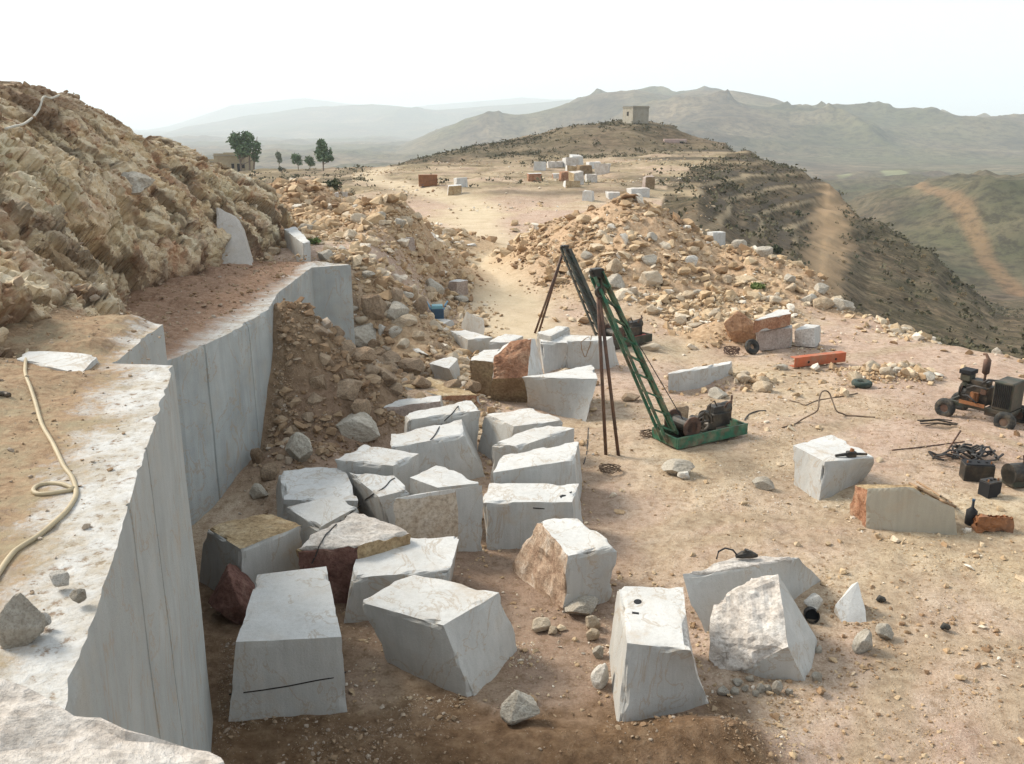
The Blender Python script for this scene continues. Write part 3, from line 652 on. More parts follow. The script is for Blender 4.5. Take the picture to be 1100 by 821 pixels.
# ------------------------------------------------------------------ benches and the weathered cliff on the left
def strip(name, E, ztop, zbot, xl, mats, topfun, grooves=(), side_noise=.015, step=.10):
    """E: plan polyline of the sawn edge (x,y), y rising; sawn face below it, a dirt covered top running left to x = xl"""
    E = np.array(E, float); seg = np.hypot(*np.diff(E, axis=0).T); L = np.concatenate([[0], np.cumsum(seg)])
    S = np.unique(np.concatenate([np.arange(0, L[-1], step), L, *[[g-.035, g-.012, g+.012, g+.035] for g in grooves]])); S = S[(S >= 0) & (S <= L[-1])]
    ex = np.interp(S, L, E[:, 0]); ey = np.interp(S, L, E[:, 1])
    zt = np.interp(S, L, ztop) if not np.isscalar(ztop) else np.full(len(S), ztop)
    t = np.gradient(np.column_stack([ex, ey]), axis=0); t /= np.linalg.norm(t, axis=1)[:, None]+1e-9; nx, ny = t[:, 1], -t[:, 0]
    ns, rows, mi = len(S), [], []
    ins = np.zeros(ns)
    for g in grooves: ins = np.maximum(ins, np.where(np.abs(S-g) < .02, .05, 0))
    chipn = np.clip(fbm(np.column_stack([S*3.1, S*0+zt]), 4, 5)-.08, 0, 1)*.14+.015*np.abs(fbm(np.column_stack([S*14, S*0]), 2, 6))
    zs = np.concatenate([[0, .015, .05, .12, .25, .5], np.linspace(.9, 1, 1)*0+.9]); fr = np.concatenate([zs, np.linspace(1.4, 30, 60)])
    hmax = (zt-zbot).max(); fr = fr[fr < hmax-.2]; fr = np.append(fr, hmax)
    for dz in fr[::-1]:
        zz = zt-dz*(zt-zbot)/hmax*1.0
        q = np.column_stack([S*.8, zz]); n = side_noise*fbm(q*1.3, 3, 7)
        c = chipn*np.clip(1-dz/.18, 0, 1)**2
        rows.append(np.column_stack([ex+nx*(n-ins-c), ey+ny*(n-ins-c), zz-(0 if dz else 0)]))
    nside = len(rows)
    ww = np.concatenate([[.03, .1, .2, .35, .55], np.linspace(.75, 30, 170)])
    lmax = (ex-xl).max(); ww = ww[ww < lmax-.15]; ww = np.append(ww, lmax)
    for w in ww:
        f = np.minimum(w/lmax, 1); X = ex+nx*(-chipn)*np.clip(1-w/.3, 0, 1)-(ex-xl)*f; Y = ey.copy()
        D = (ex-xl)*f
        rows.append(np.column_stack([X, Y, zt+topfun(X, Y, D)]))
    V = np.concatenate(rows); Fc = grid_faces(len(rows), ns)[:, ::-1]
    mi = np.repeat(np.where(np.arange(len(rows)-1) < nside-1, 0, 1), ns-1)
    o = np_obj(name, V, Fc[:, ::-1], mats, mi=mi, smooth=False)
    return o
E0 = (-1.75, 2.0); C0 = (-4.17, 10.54)
def top1(X, Y, D): 
    P = np.column_stack([X, Y]); return .03*fbm(P*3, 4, 15)*sst(0, .4, D)+sst(.8, 3.2, D+1.2*fbm(P*.7, 3, 16))*(.16+.10*fbm(P*1.6, 4, 17))+sst(10.7, 11.3, Y)*(.12+.10*fbm(P*2.2, 4, 18))*sst(.05, .5, D)
nv = np.array([-(C0[1]-E0[1]), C0[0]-E0[0]]); nv = nv/np.linalg.norm(nv)
bm1 = m_bench('dusty_bench_top', (nv[0], nv[1], 0), -(nv[0]*E0[0]+nv[1]*E0[1]), 0.35, .8, [(.17, .105, .065), (.29, .20, .125), (.40, .30, .20), (.30, .28, .19)])
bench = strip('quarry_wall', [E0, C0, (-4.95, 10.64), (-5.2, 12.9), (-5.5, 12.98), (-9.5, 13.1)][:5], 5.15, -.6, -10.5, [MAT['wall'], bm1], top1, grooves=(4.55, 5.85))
tag(bench, 'high sawn quarry wall at left with a white dusty top edge and vertical saw lines', 'quarry wall')
W = [(-7.4, 15.0)]+[tuple(atz(u, v, z)[:2]) for u, v, z in [(190,384,3.6),(222,369.5,3.6),(254,355,3.6),(285,335,3.6),(289,332,3.6),(300,314,3.6),(318,300,3.6),(335,287.5,3.6),(377,284.5,3.6)]]
W[-1] = (W[-1][0], max(W[-1][1], W[-2][1]+.35))
for i in range(1, len(W)):
    if W[i][1] <= W[i-1][1]+.02: W[i] = (W[i][0], W[i-1][1]+.06)
def top2(X, Y, D):
    P = np.column_stack([X, Y]); return .03*fbm(P*3, 4, 25)*sst(0, .4, D)+sst(.1, 1.2, D)*(.06+.16*fbm(P*1.1, 4, 26)+.06*fbm(P*5, 3, 27))
bm2 = m_bench('dusty_terrace_top', (-1, 0, 0), -6.2, .15, .75, [(.17, .095, .06), (.27, .17, .115), (.37, .27, .19), (.33, .22, .15)])
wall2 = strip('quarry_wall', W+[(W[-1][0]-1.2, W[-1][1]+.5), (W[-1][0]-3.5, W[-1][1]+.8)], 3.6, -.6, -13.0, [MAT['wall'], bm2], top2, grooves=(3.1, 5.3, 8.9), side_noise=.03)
tag(wall2, 'lower streaked sawn wall beyond the high one, with a reddish dirt terrace on top', 'quarry wall')
def hexpos(T, B, u, v, w):
    c = [[B[0], T[0]], [B[1], T[1]], [B[2], T[2]], [B[3], T[3]]]
    u = u[:, None]; v = v[:, None]; w = w[:, None]
    lo = (B[0]*(1-u)+B[1]*u)*(1-v)+(B[3]*(1-u)+B[2]*u)*v; hi = (T[0]*(1-u)+T[1]*u)*(1-v)+(T[3]*(1-u)+T[2]*u)*v
    return lo*(1-w)+hi*w
def axis_nodes(L, c=.10, st=.13):
    e = [0, .012, .035, c]
    if L < .5: e = [0, .015, .05]; c = .05
    mid = np.linspace(c, L-c, max(2, int((L-2*c)/st)+1))[1:-1] if L > 2*c+.05 else []
    a = np.array(e+list(mid)+[L-q for q in reversed(e)]); return np.unique(np.clip(a, 0, L))/L
def hexa(name, T, B, mats, faces={}, amp=.06, chip=.035, seed=0, sink=.25, st=.13, nsc=1.3, bulge=0.0, top_slot=0):
    """six-sided stone from its eight corners; faces maps t,f,r,k,l to a material slot whose side is broken, not sawn"""
    T = [np.array(p, float) for p in T]; B = [np.array(p, float) for p in B]
    B = [b+(b-t)*sink/max(.2, (t-b)[2]) for t, b in zip(T, B)]
    Lx = max(np.linalg.norm(T[1]-T[0]), np.linalg.norm(T[2]-T[3])); Ly = max(np.linalg.norm(T[3]-T[0]), np.linalg.norm(T[2]-T[1])); Lz = max(np.linalg.norm(a-b) for a, b in zip(T, B))
    A = [axis_nodes(l, st=st) for l in (Lx, Ly, Lz)]; nx, ny, nz = map(len, A); idx = {}; uvw = []
    def vid(i, j, k):
        q = (i, j, k)
        if q not in idx: idx[q] = len(uvw); uvw.append((A[0][i], A[1][j], A[2][k]))
        return idx[q]
    Fc, mi = [], []
    def face(n1, n2, fn, key):
        for a in range(n1-1):
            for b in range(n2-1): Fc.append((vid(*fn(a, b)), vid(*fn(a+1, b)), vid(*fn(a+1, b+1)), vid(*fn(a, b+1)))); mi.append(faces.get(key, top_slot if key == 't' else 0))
    face(nx, ny, lambda a, b: (a, b, nz-1), 't'); face(ny, nx, lambda a, b: (b, a, 0), 'b'); face(nx, nz, lambda a, b: (a, 0, b), 'f')
    face(nz, nx, lambda a, b: (b, ny-1, a), 'k'); face(ny, nz, lambda a, b: (nx-1, a, b), 'r'); face(nz, ny, lambda a, b: (0, b, a), 'l')
    q = np.array(uvw); P = hexpos(T, B, q[:, 0], q[:, 1], q[:, 2]); cen = sum(T+B)/8
    dim = np.array([Lx, Ly, Lz]); dl = q*dim; dr = (1-q)*dim; d = np.minimum(dl, dr)
    ax = [((B[1]-B[0])+(T[1]-T[0])), ((B[3]-B[0])+(T[2]-T[1])), sum(t-b for t, b in zip(T, B))]; ax = [a/np.linalg.norm(a) for a in ax]
    sgn = np.where(dl < dr, 1., -1.); c = .13
    nz_ = np.clip(.25+1.5*fbm(P*3.3+seed*7.7, 3, seed+1), 0, 1.6)**1.6
    for i in range(3):
        for j in range(3):
            if i == j: continue
            e = np.clip(1-d[:, i]/c, 0, 1)**2*np.clip(1-d[:, j]/c, 0, 1)**2
            P = P+(sgn[:, i]*e*chip*nz_)[:, None]*ax[i]
    P = P+.006*np.column_stack([fbm(P*2+k*9, 2, seed+k) for k in range(3)])
    fdir = dict(t=(2, 1, -1), f=(1, 0, 1), k=(1, 1, -1), l=(0, 0, 1), r=(0, 1, -1))
    for key in faces:
        a, side, s = fdir[key]; dist = (dr if side else dl)[:, a]; rng_ = max(.12, amp*2.4)
        w = np.clip(1-dist/rng_, 0, 1)
        f1, f2, rv = worley(P*nsc*1.3+seed, seed); n = .45+.55*fbm(P*nsc+seed*3.1, 5, seed+13)+.5*(rv-.5)+.25*fbm(P*7, 3, seed+17)
        o2 = np.delete(np.arange(3), a); mid = np.clip(d[:, o2[0]]/.4, 0, 1)*np.clip(d[:, o2[1]]/.4, 0, 1)
        P = P+(s*w*(amp*n-bulge*mid))[:, None]*ax[a]
    org = np.array([cen[0], cen[1], min(b[2] for b in B)+sink])
    o = np_obj(name, P-org, np.array(Fc), mats, mi=mi, loc=org, smooth=False)
    return o
# weathered cliff
def cl(pts, yq):
    pts = np.array(sorted(pts, key=lambda p: p[1])); return np.interp(yq, pts[:, 1], pts[:, 0]), np.interp(yq, pts[:, 1], pts[:, 2])
FOOT = [(-8.5, -34, 5.), (-7.6, 4, 5.), tuple(atz(0, 396, 5.15)), tuple(atz(55, 372, 5.1)), tuple(atz(100, 352, 5.0)), (-6.75, 15.2, 4.3), tuple(atz(152, 346, 4.0)), (-9.2, 20.5, 3.5), tuple(atz(163, 313, 3.5)), (-9.7, 26, 3.4), tuple(atz(268, 281, 3.4)), (-9.2, 34, 3.3), (-9.6, 40, 3.1), (-11, 47, 2.2)]
CREST = [(-15, -34, 6.5), (-14, 4, 6.8), (-13.4, 16, 7.6), (-13.2, 20, 9.0), tuple(aty(0, 84, 23.7)), tuple(aty(70, 110, 28)), tuple(aty(127, 138, 31.5)), tuple(aty(165, 155, 34.5)), tuple(aty(205, 172, 38)), tuple(aty(240, 205, 41)), tuple(aty(262, 232, 43.5)), (-11.6, 48, 2.6)]  # unseen near end of the crest kept low so the sun reaches the blocks
ys = np.concatenate([np.linspace(-34, 6, 50)[:-1], np.linspace(6, 48, 520)]); fx, fzz = cl(FOOT, ys); cx, cz = cl(CREST, ys)
k = np.ones(13)/13; sm = lambda a: np.convolve(np.pad(a, 6, 'edge'), k, 'valid'); fx, fzz, cx, cz = map(sm, (fx, fzz, cx, cz))
tt = np.concatenate([np.linspace(-.12, 1, 230), 1+np.linspace(.02, 1, 40)**1.3*1.6]); rows = []
for t in tt:
    tc = min(t, 1.); hx = tc**1.35 if tc > 0 else tc*.2; hz = (1-(1-tc)**1.5) if tc > 0 else tc*1.5
    X = fx+(cx-fx)*hx; Zz = fzz+(cz-fzz)*hz
    if t > 1: X = cx-(t-1)*10; Zz = cz-.25*(t-1)-np.maximum(0, t-1.25)*(cz+.5)/1.3
    rows.append(np.column_stack([X, ys, Zz]))
CV = np.concatenate(rows); nt, nsz = len(tt), len(ys)
T2 = np.repeat(tt, nsz); nrm = np.array([.72, -.12, .68])
w = sst(-.1, .08, T2)*(1-.5*sst(1.0, 1.3, T2))
def cells(Q, sd):                        # worley cells with a random tilt each, gives flat broken facets
    f1, f2, rv = worley(Q, sd); i = np.floor(Q).astype(np.int64)
    tl = np.column_stack([_h3((rv*1e6).astype(np.int64), np.full(len(Q), k), np.full(len(Q), 3), sd) for k in range(3)])*2-1
    fr = Q-np.floor(Q*1)-.5
    return f1, f2, rv, (tl*np.sin(Q*1.3+rv[:, None]*40)).sum(1)*.5
bx = np.array([0, .82, -.57]); bz = np.array([.25, .55, .79]); bw = np.cross(bx, bz)
RQ = np.column_stack([CV @ bx, CV @ bw, CV @ bz]); wob = np.column_stack([fbm(CV*.6, 3, 102+i) for i in range(3)])
big = fbm(CV*np.array([.22, .22, .25]), 3, 101); f1, f2, rv, tl1 = cells(RQ*np.array([.22, .45, .62])+.35*wob, 104)
g1, g2, gv, tl2 = cells(RQ*np.array([.65, 1.2, 1.7])+.45*wob, 108)
h1, h2, hv, tl3 = cells(RQ*np.array([2.0, 3.2, 4.2])+.6*wob, 112)
j1, j2, jv = worley(RQ*np.array([4.5, 6.5, 8.0])+.5*wob, 116)
disp = .60*big+.50*(rv-.5)+.20*tl1+.34*(gv-.5)+.16*tl2+.20*(hv-.5)+.10*(jv-.5)+.10*fbm(CV*1.3, 4, 110)+.05*fbm(CV*6, 2, 111)-.10*np.exp(-(f2/.05)**2)-.06*np.exp(-(g2/.05)**2)
slope = np.repeat(sst(.55, .85, tt), nsz)
CV = CV+(disp*w*(1-.35*slope))[:, None]*nrm
crack = np.maximum(.95*np.exp(-(f2/.07)**2)*sst(.3, .5, vnoise(CV*.7, 120)), .75*np.exp(-(g2/.07)**2)*sst(.42, .58, vnoise(CV*1.1, 121)))
csoil = np.clip(sst(.80, 1.0, T2+.25*fbm(CV*.5, 3, 122))*.75+.8*sst(.12, -.02, T2+.1*fbm(CV*.8, 3, 123)), 0, 1)
cliff = np_obj('cliff', CV, grid_faces(nt, nsz)[:, ::-1], MAT['cliff'], smooth=False, attrs=dict(crack=crack, soil=csoil, cell=.4*gv+.35*hv+.25*jv)); cliff['kind'] = 'structure'
# ------------------------------------------------------------------ sawn blocks
def solve(top, bot, zt, g=0.0, tz=None):
    if zt is None:
        zs = [aty(*top[i], atz(*p, g)[1])[2] for i, p in bot.items() if not (i == 3 and len(bot) > 1)]; zt = sum(zs)/len(zs)
    T = [atz(*p, (tz[i] if tz else zt)) for i, p in enumerate(top)]
    B = [None]*4; off = []
    for i, p in bot.items(): B[i] = atz(*p, g); off.append(B[i]-T[i])
    o = sum(off)/len(off) if off else np.array([0, 0, 0.])
    for i in range(4):
        if B[i] is None: B[i] = T[i]+o; B[i][2] = g
    return T, B
BLK = {}
def block_object(oname, T, B, fc, opt, seed):
    kinds = ['sawnshade', 'sawn']; slot = {}
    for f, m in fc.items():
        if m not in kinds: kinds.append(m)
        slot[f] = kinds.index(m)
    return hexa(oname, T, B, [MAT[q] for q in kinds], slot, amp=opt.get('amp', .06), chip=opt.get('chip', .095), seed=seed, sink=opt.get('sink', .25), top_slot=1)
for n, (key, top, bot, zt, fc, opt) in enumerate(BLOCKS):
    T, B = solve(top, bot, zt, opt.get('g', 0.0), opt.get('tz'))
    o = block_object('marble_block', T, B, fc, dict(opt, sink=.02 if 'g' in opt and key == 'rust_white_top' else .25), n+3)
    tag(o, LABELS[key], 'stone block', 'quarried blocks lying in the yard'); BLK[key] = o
# rusty block with the rough red face, pale boulder with two sawn faces and the little pyramid are cut polyhedra
def hull(name, pts, mats, pick, seed, rough, sub=.14, late=None):
    bm = bmesh.new()
    for p in pts: bm.verts.new(p)
    bmesh.ops.convex_hull(bm, input=bm.verts); bmesh.ops.delete(bm, geom=[v for v in bm.verts if not v.link_faces], context='VERTS'); bmesh.ops.dissolve_limit(bm, angle_limit=.05, verts=bm.verts, edges=bm.edges)
    for f in bm.faces: f.material_index = pick(f)
    bmesh.ops.triangulate(bm, faces=bm.faces)
    for _ in range(6):
        es = [e for e in bm.edges if e.calc_length() > sub]
        if not es: break
        bmesh.ops.subdivide_edges(bm, edges=es, cuts=1); bmesh.ops.triangulate(bm, faces=[f for f in bm.faces if len(f.verts) > 3])
    if late:
        bm.normal_update()
        for f in bm.faces: f.material_index = late(f)
    bm.verts.ensure_lookup_table(); bm.normal_update(); c = np.mean([v.co for v in bm.verts], axis=0)
    P = np.array([v.co for v in bm.verts]); w = np.array([sum(f.material_index in rough for f in v.link_faces)/len(v.link_faces) for v in bm.verts])
    f1, f2, rv = worley(P*1.7+seed, seed); n = .6*fbm(P*1.5+seed, 5, seed)+.7*(rv-.5)+.3*fbm(P*6, 3, seed+2)
    for i, v in enumerate(bm.verts): v.co = v.co+v.normal*float(.16*n[i]*w[i]+.01*n[i])
    z0 = min(v.co.z for v in bm.verts); org = Vector((c[0], c[1], z0))
    for v in bm.verts: v.co -= org
    me = bpy.data.meshes.new(name); bm.to_mesh(me); bm.free()
    for m in mats: me.materials.append(m)
    o = bpy.data.objects.new(name, me); o.location = org; return link(o)
def P3(u, v, z): return Vector(atz(u, v, z))
def Py(u, v, y): return Vector(aty(u, v, y))
fy = atz(527, 435, 0)[1]
pts = [P3(527,436,-.2), P3(566,437,-.2), P3(585,436,-.2), Py(528.5,407,fy+.05), Py(567,406,fy-.1), Py(532,383,fy+.35), Py(549,367,fy+.8), Py(571,364,fy+.75), Py(575,364,fy+.95), Py(584,404,fy+.9), Py(540,372,fy+2.0), Py(570,364,fy+2.0), Py(530,432,fy+1.9), Py(580,432,fy+1.9)]
o = hull('marble_block', pts, [MAT['sawn'], MAT['rust'], MAT['brown']], lambda f: 1 if (f.normal.y < -.2 and f.normal.z > .12 and f.normal.x < .6) else (2 if f.normal.y < -.5 and f.normal.x < .5 else 0), 5, (1,))
tag(o, 'upright block with a rough rust red face above a sawn grey base', 'stone block', 'quarried blocks lying in the yard')
gy = atz(869, 739, 0)[1]
pts = [P3(869,741,-.1), P3(879,690,-.1), P3(764,727,-.1), P3(780,730,-.1), Py(846,695,gy+.10), Py(836,617,gy+1.15), Py(767,650,gy+1.0), Py(800,634,gy+1.1), Py(876,684,gy+.95), P3(800,690,-.1), P3(858,668,-.1), Py(812,622,gy+1.3), Py(764,690,gy+.62)]
def lf(f):
    if f.normal.x > .55: return 0
    q = f.calc_center_median(); k = depth(q); u = 550+F*q.x/k; v = 410.5-F*(q.y*SP+(q.z-H)*CP)/k
    return 0 if f.normal.y < -.3 and v > 731-(u-776)*.50 else 1
o = hull('marble_block', pts, [MAT['sawnshade'], MAT['pale']], lambda f: 0, 9, (1,), sub=.10, late=lf)
tag(o, 'rough pale boulder with two smooth sawn faces meeting in a ridge at its right end', 'stone block', 'quarried blocks lying in the yard'); BLK['boulder'] = o
a = P3(906,673,-.05)
pts = [a, P3(931,674,-.05), P3(895,660,-.05), Py(921.5,625,a.y+.45), Py(915,628,a.y+.55), P3(927,652,-.05), Py(929.5,655,a.y+.15), Py(897,650,a.y+.25)]
o = hull('marble_block', pts, [MAT['sawn']], lambda f: 0, 12, ())
tag(o, 'small white pyramid shaped offcut right of the rough pale boulder', 'stone block', 'quarried blocks lying in the yard')
# long slab with a rust red end and a sloping right end
y0 = atz(930, 566, 0)[1]
Tq = [Py(931,524,y0+.02), Py(1026,547,atz(1030,574,0)[1]+.05), Py(1012,541,atz(1030,574,0)[1]+.75), Py(918,521,y0+.7)]
A = P3(930,567,0); Bq = P3(1031,575,0); off = (Tq[3]-Tq[0]); off.z = 0; off2 = Tq[2]-Tq[1]; off2.z = 0
pts = [A-Vector((0,0,.2)), Bq-Vector((0,0,.2)), A+off-Vector((.05,0,.2)), Bq+off2-Vector((0,0,.2)), Tq[0], Py(979,522,y0-.15), Py(1025,546,atz(1030,574,0)[1]), Tq[3], Py(975,520,y0+.55), Py(1018,541,atz(1030,574,0)[1]+.5), P3(912,556,-.1)]
o = hull('marble_block', pts, [MAT['beige'], MAT['rust'], MAT['ochre']], lambda f: 1 if f.normal.x < -.5 else (2 if f.normal.z > .5 else 0), 14, (1, 2))
tag(o, 'long beige slab with an orange rusty left end in front of the lone tilted block', 'stone block', 'quarried blocks lying in the yard'); BLK['long_slab'] = o
# ledge, pale sawn slab on the cliff and the rough block at the photographer's feet
T = [atz(18,386,5.27), atz(86,402,5.22), atz(106,381,5.26), atz(24,375.5,5.30)]
o = block_object('marble_block', T, [t-np.array([0,0,.5]) for t in T], {}, {}, 40); tag(o, 'low white ledge at the back of the bench where the yellow hose starts', 'stone block')
T = [np.array(p) for p in ((-3.6,1.3,5.62), (-.95,1.5,5.50), (-1.24,3.30,5.50), (-2.2,3.45,5.60))]; T[3] = np.array([-4.4, 4.1, 5.75])
o = block_object('marble_block', T, [np.array([t[0], t[1], .0]) for t in T], {'t': 'pale', 'k': 'pale'}, {'amp': .16}, 41); tag(o, 'rough topped pale rock with a smooth right side in the bottom corner below the wall', 'stone block')
def slab_on(pxs, depth_y, thick, name, label, mat, seed):
    P = [np.array(aty(u, v, y)) for (u, v), y in zip(pxs, depth_y)]
    n = np.cross(P[1]-P[0], P[3]-P[0]); n /= np.linalg.norm(n); n = n if n @ (CAM-P[0]) < 0 else -n
    o = hexa(name, [P[3], P[2], P[2]+n*thick, P[3]+n*thick], [P[0], P[1], P[1]+n*thick, P[0]+n*thick], [mat], {}, chip=.05, seed=seed, sink=.3); return tag(o, label, 'stone block')
def near_of(pxs, extra=0.0): return [cliff_y(u, v)+extra for u, v in pxs]
_cb = BVHTree.FromPolygons([Vector(p) for p in CV], [tuple(int(i) for i in f) for f in grid_faces(nt, nsz)])
def cliff_y(u, v):
    d = Vector(ray(u, v)).normalized(); h = _cb.ray_cast(Vector(CAM), d); return h[0].y if h[0] else 30.
pq = [(236,287),(270,283),(256,233),(231,221)]; base = min(cliff_y(245,280), cliff_y(262,278))-.35
slab_on(pq, [base, base+.1, base+1.4, base+1.5], .8, 'marble_block', 'smooth pale slab face standing against the foot of the cliff beside the terrace', MAT['duskywhite'], 43)
pq = [(124,210),(152,206),(168,193),(130,185)]; yy_ = [cliff_y(u, v) for u, v in pq]; ym = sum(yy_)/4
P_ = [Vector(aty(u, v, y-.30)) for (u, v), y in zip(pq, [ym-.5, ym-.3, ym+.45, ym+.35])]; Q_ = [q+Vector((-.9, .5, -.5)) for q in P_]
o = hull('rock', P_+Q_+[sum(P_, Vector())/4+Vector((.25, -.1, .15))], [MAT['rockgrey']], lambda f: 0, 31, (0,)); tag(o, 'pale grey outcrop jutting from the middle of the cliff', 'rock')
# ------------------------------------------------------------------ natural stones
def _ico(sub):
    bm = bmesh.new(); bmesh.ops.create_icosphere(bm, subdivisions=sub, radius=1); V = np.array([v.co[:] for v in bm.verts]); Fq = np.array([[v.index for v in f.verts] for f in bm.faces]); bm.free(); return V, Fq
ICO = {k: _ico(k) for k in (1, 2, 3, 4, 5)}
def rock_verts(seed, sub=4, planes=13, noise=.07, sharp=.85):
    r = np.random.default_rng(seed); D, Fq = ICO[sub]; n = r.normal(size=(planes, 3)); n /= np.linalg.norm(n, axis=1)[:, None]; h = r.uniform(.55, 1.0, planes)
    q = D @ n.T; rad = np.where(q > .05, h/np.maximum(q, .05), 9).min(1); rad = np.minimum(rad, 1.15); V = D*rad[:, None]
    V = V*(1+noise*fbm(V*2.2+seed*5.1, 4, seed % 97)+noise*.5*fbm(V*7+seed, 3, seed % 89))[:, None]
    V -= (V.max(0)+V.min(0))/2; V /= (V.max(0)-V.min(0))/2
    return V, Fq
ROCKM = {}
def rock_mesh(seed, mat, sub):
    k = (seed, mat, sub)
    if k not in ROCKM:
        V, Fq = rock_verts(seed, sub); V = V*.5; V[:, 2] += .5; ROCKM[k] = np_mesh('rock', V, Fq, MAT[mat], smooth=False)
    return ROCKM[k]
NROCK = [0]
def rock(u, v, w, h, mat, label=None, group=None, z=None, sub=4, yaw=None, dep=.8, sink=.18, tilt=0.0):
    """a stone w x h image pixels large whose foot is seen at u, v"""
    p = hit(u, v) if z is None else atz(u, v, z); k = depth(p)/F; NROCK[0] += 1
    W_ = w*k; Hh = h*k*.92
    o = bpy.data.objects.new('rock', rock_mesh(100+NROCK[0] % 40, mat, sub)); link(o); rr = random.Random(NROCK[0])
    o.scale = (W_, W_*dep, Hh*(1+sink)); o.rotation_euler = (rr.uniform(-.12, .12)+tilt, rr.uniform(-.1, .1), rr.uniform(-.35, .35) if yaw is None else yaw)
    o.location = (p[0], p[1]+W_*dep*.42, p[2]-Hh*sink)
    tag(o, label, 'rock', group); return o
BOULDERS = [
 (379,476,51,33,'rockgrey','big pale tan boulder left of the block with a dull pink front',None),
 (320,498,35,36,'rockgrey','rounded pale boulder on the foot of the earth heap, below the big tan one',None),
 (340,421,21,18,'rockbrown','reddish rounded stone on the earth heap beside the flat brown boulder',None),
 (368,433,40,24,'rockbrown','flat brown boulder half way down the earth heap',None),
 (386,453,23,26,'rockbrown','dark brown boulder between the flat one and the dull pink block',None),
 (275,499,15,20,'rockbrown','small brown stone at the foot of the sawn wall',None),
 (289,517,19,20,'rockbrown','brown boulder beside the wall foot, in front of the smallest brown one',None),
 (275,538,22,20,'rockgrey','flat grey stone leaning by the wall foot',None),
 (374,341,26,26,'rockbrown','dark brown boulder at the far end of the sawn wall',None),
 (401,346,32,32,'rockbrown','large tan boulder behind the grey slab at the end of the wall',None),
 (388,377,38,28,'rockgrey','large grey stone with a yellowish face in the rubble below the wall end',None),
 (426,346,26,22,'rockgrey','whitish angular stone left of the blue box machine',None),
 (431,352,32,14,'rock','low tan stone in front of the whitish angular one',None),
 (411,361,12,13,'rockwhite','small white stone in the rubble left of the dusty block',None),
 (425,362,16,13,'rockgrey','small grey stone beside the small white one',None),
 (441,322,16,17,'rock','yellowish stone at the edge of the left rubble heap',None),
 (425,326,16,18,'rockbrown','tan brown stone next to the yellowish one on the rubble edge',None),
 (451,340,18,23,'rockbrown','tall brown stone just left of the blue box machine',None),
 (371,382,20,17,'rockbrown','brown stone in front of the large yellowish grey one',None),
 (387,392,32,16,'rockbrown','long brown stone at the upper edge of the earth heap',None),
 (342,362,20,13,'rockbrown','stone wedged at the foot of the far sawn wall',None),
 (363,363,18,14,'rockbrown','pinkish stone right of the one wedged under the wall',None),
 (466,317,20,18,'rockgrey','grey boulder at the left edge of the road behind the blue machine',None),
 (247,671,57,66,'redrock','dark red boulder between the grey ochre topped block and the cracked block',None),
 (626,666,44,18,'rockgrey','flat grey stone lying before the block with the rough pinkish side',None),
 (638,678,16,18,'rock','angular tan stone below the flat grey one',None),
 (637,690,17,14,'rock','small rounded tan stone left of the holed block',None),
 (582,681,21,16,'rock','tan stone at the foot of the rough pinkish side',None),
 (594,683,11,10,'rock','small stone just right of the tan one at the rough pinkish foot',None),
 (643,708,13,14,'rockgrey','grey cobble against the left side of the holed block',None),
 (646,742,20,30,'rockwhite','white sharp shard leaning on the left foot of the holed block',None),
 (560,782,44,34,'rockgrey','grey flat stone half buried in the brown soil in front',None),
 (874,657,23,18,'rockwhite','white stone between the ragged block and the pyramid offcut',None),
 (929,703,25,28,'rockgrey','large rounded stone right of the black pipe end, below the pyramid offcut',None),
 (951,689,20,18,'rockgrey','tan grey stone right of the large rounded one',None),
 (14,690,48,52,'rockgrey','big grey rock at the left edge of the dusty bench',None),
 (62,630,21,15,'rockwhite','white stone on the bench near the sawn edge',None),
 (81,646,18,13,'rockgrey','grey stone beside the white one on the bench',None),
 (46,671,12,12,'rockwhite','small white stone right of the big grey rock on the bench',None),
 (797,371,38,38,'rockorange','orange boulder left of the rust red block',None),
 (822,527,24,14,'rockgrey','flat grey stone left of the lone tilted block',None),
 (731,513,36,18,'rockgrey','flat grey stone in front of the green derrick base',None),
 (735,516,14,9,'rockwhite','small white chip in front of the flat grey stone by the derrick',None),
 (733,455,20,20,'rockbrown','brown stone behind the derrick base where the boom lands',None),
 (795,270,17,13,'rockgrey','grey stone right of the whitish cube shaped one',None),
 (823,276,20,12,'rockgrey','grey boulder at the far right tip of the rubble heap',None),
 (743,285,16,11,'rockwhite','small white slab on the right slope of the big rubble heap',None),
 (662,296,20,20,'rock','pale stone above the tip of the front derrick',None),
 (660,312,26,18,'rockgrey','big pale flat stone behind the front derrick tip',None),
 (701,308,28,18,'rock','long pale stone on the big heap right of the derrick tip',None),
 (698,286,18,13,'rockgrey','grey green angular stone high on the big heap',None),
 (885,317,18,13,'rockgrey','flat grey stone on the right crest above the yard',None),
 (869,327,20,12,'rockgrey','low grey stone left of the crest stones',None),
 (908,335,24,15,'rockgrey','largest flat stone on the right crest above the yard',None),
 (886,334,24,15,'rock','tan flat stone beside the largest crest stone',None),
 (850,314,12,10,'rock','small tan stone at the left end of the crest stones',None),
 (678,432,20,8,'rockbrown','low brown stone on the dirt right of the derrick legs',None),
 (700,378,22,9,'rock','tan stone behind the middle of the green boom',None),
]
for u, v, w, h, m, lab, grp in BOULDERS:
    zz = 5.2 if u < 100 else None
    o = rock(u, v, w, h, m, lab, grp, z=zz, sub=5 if w > 30 else 4, sink=.18 if zz is None else .42)
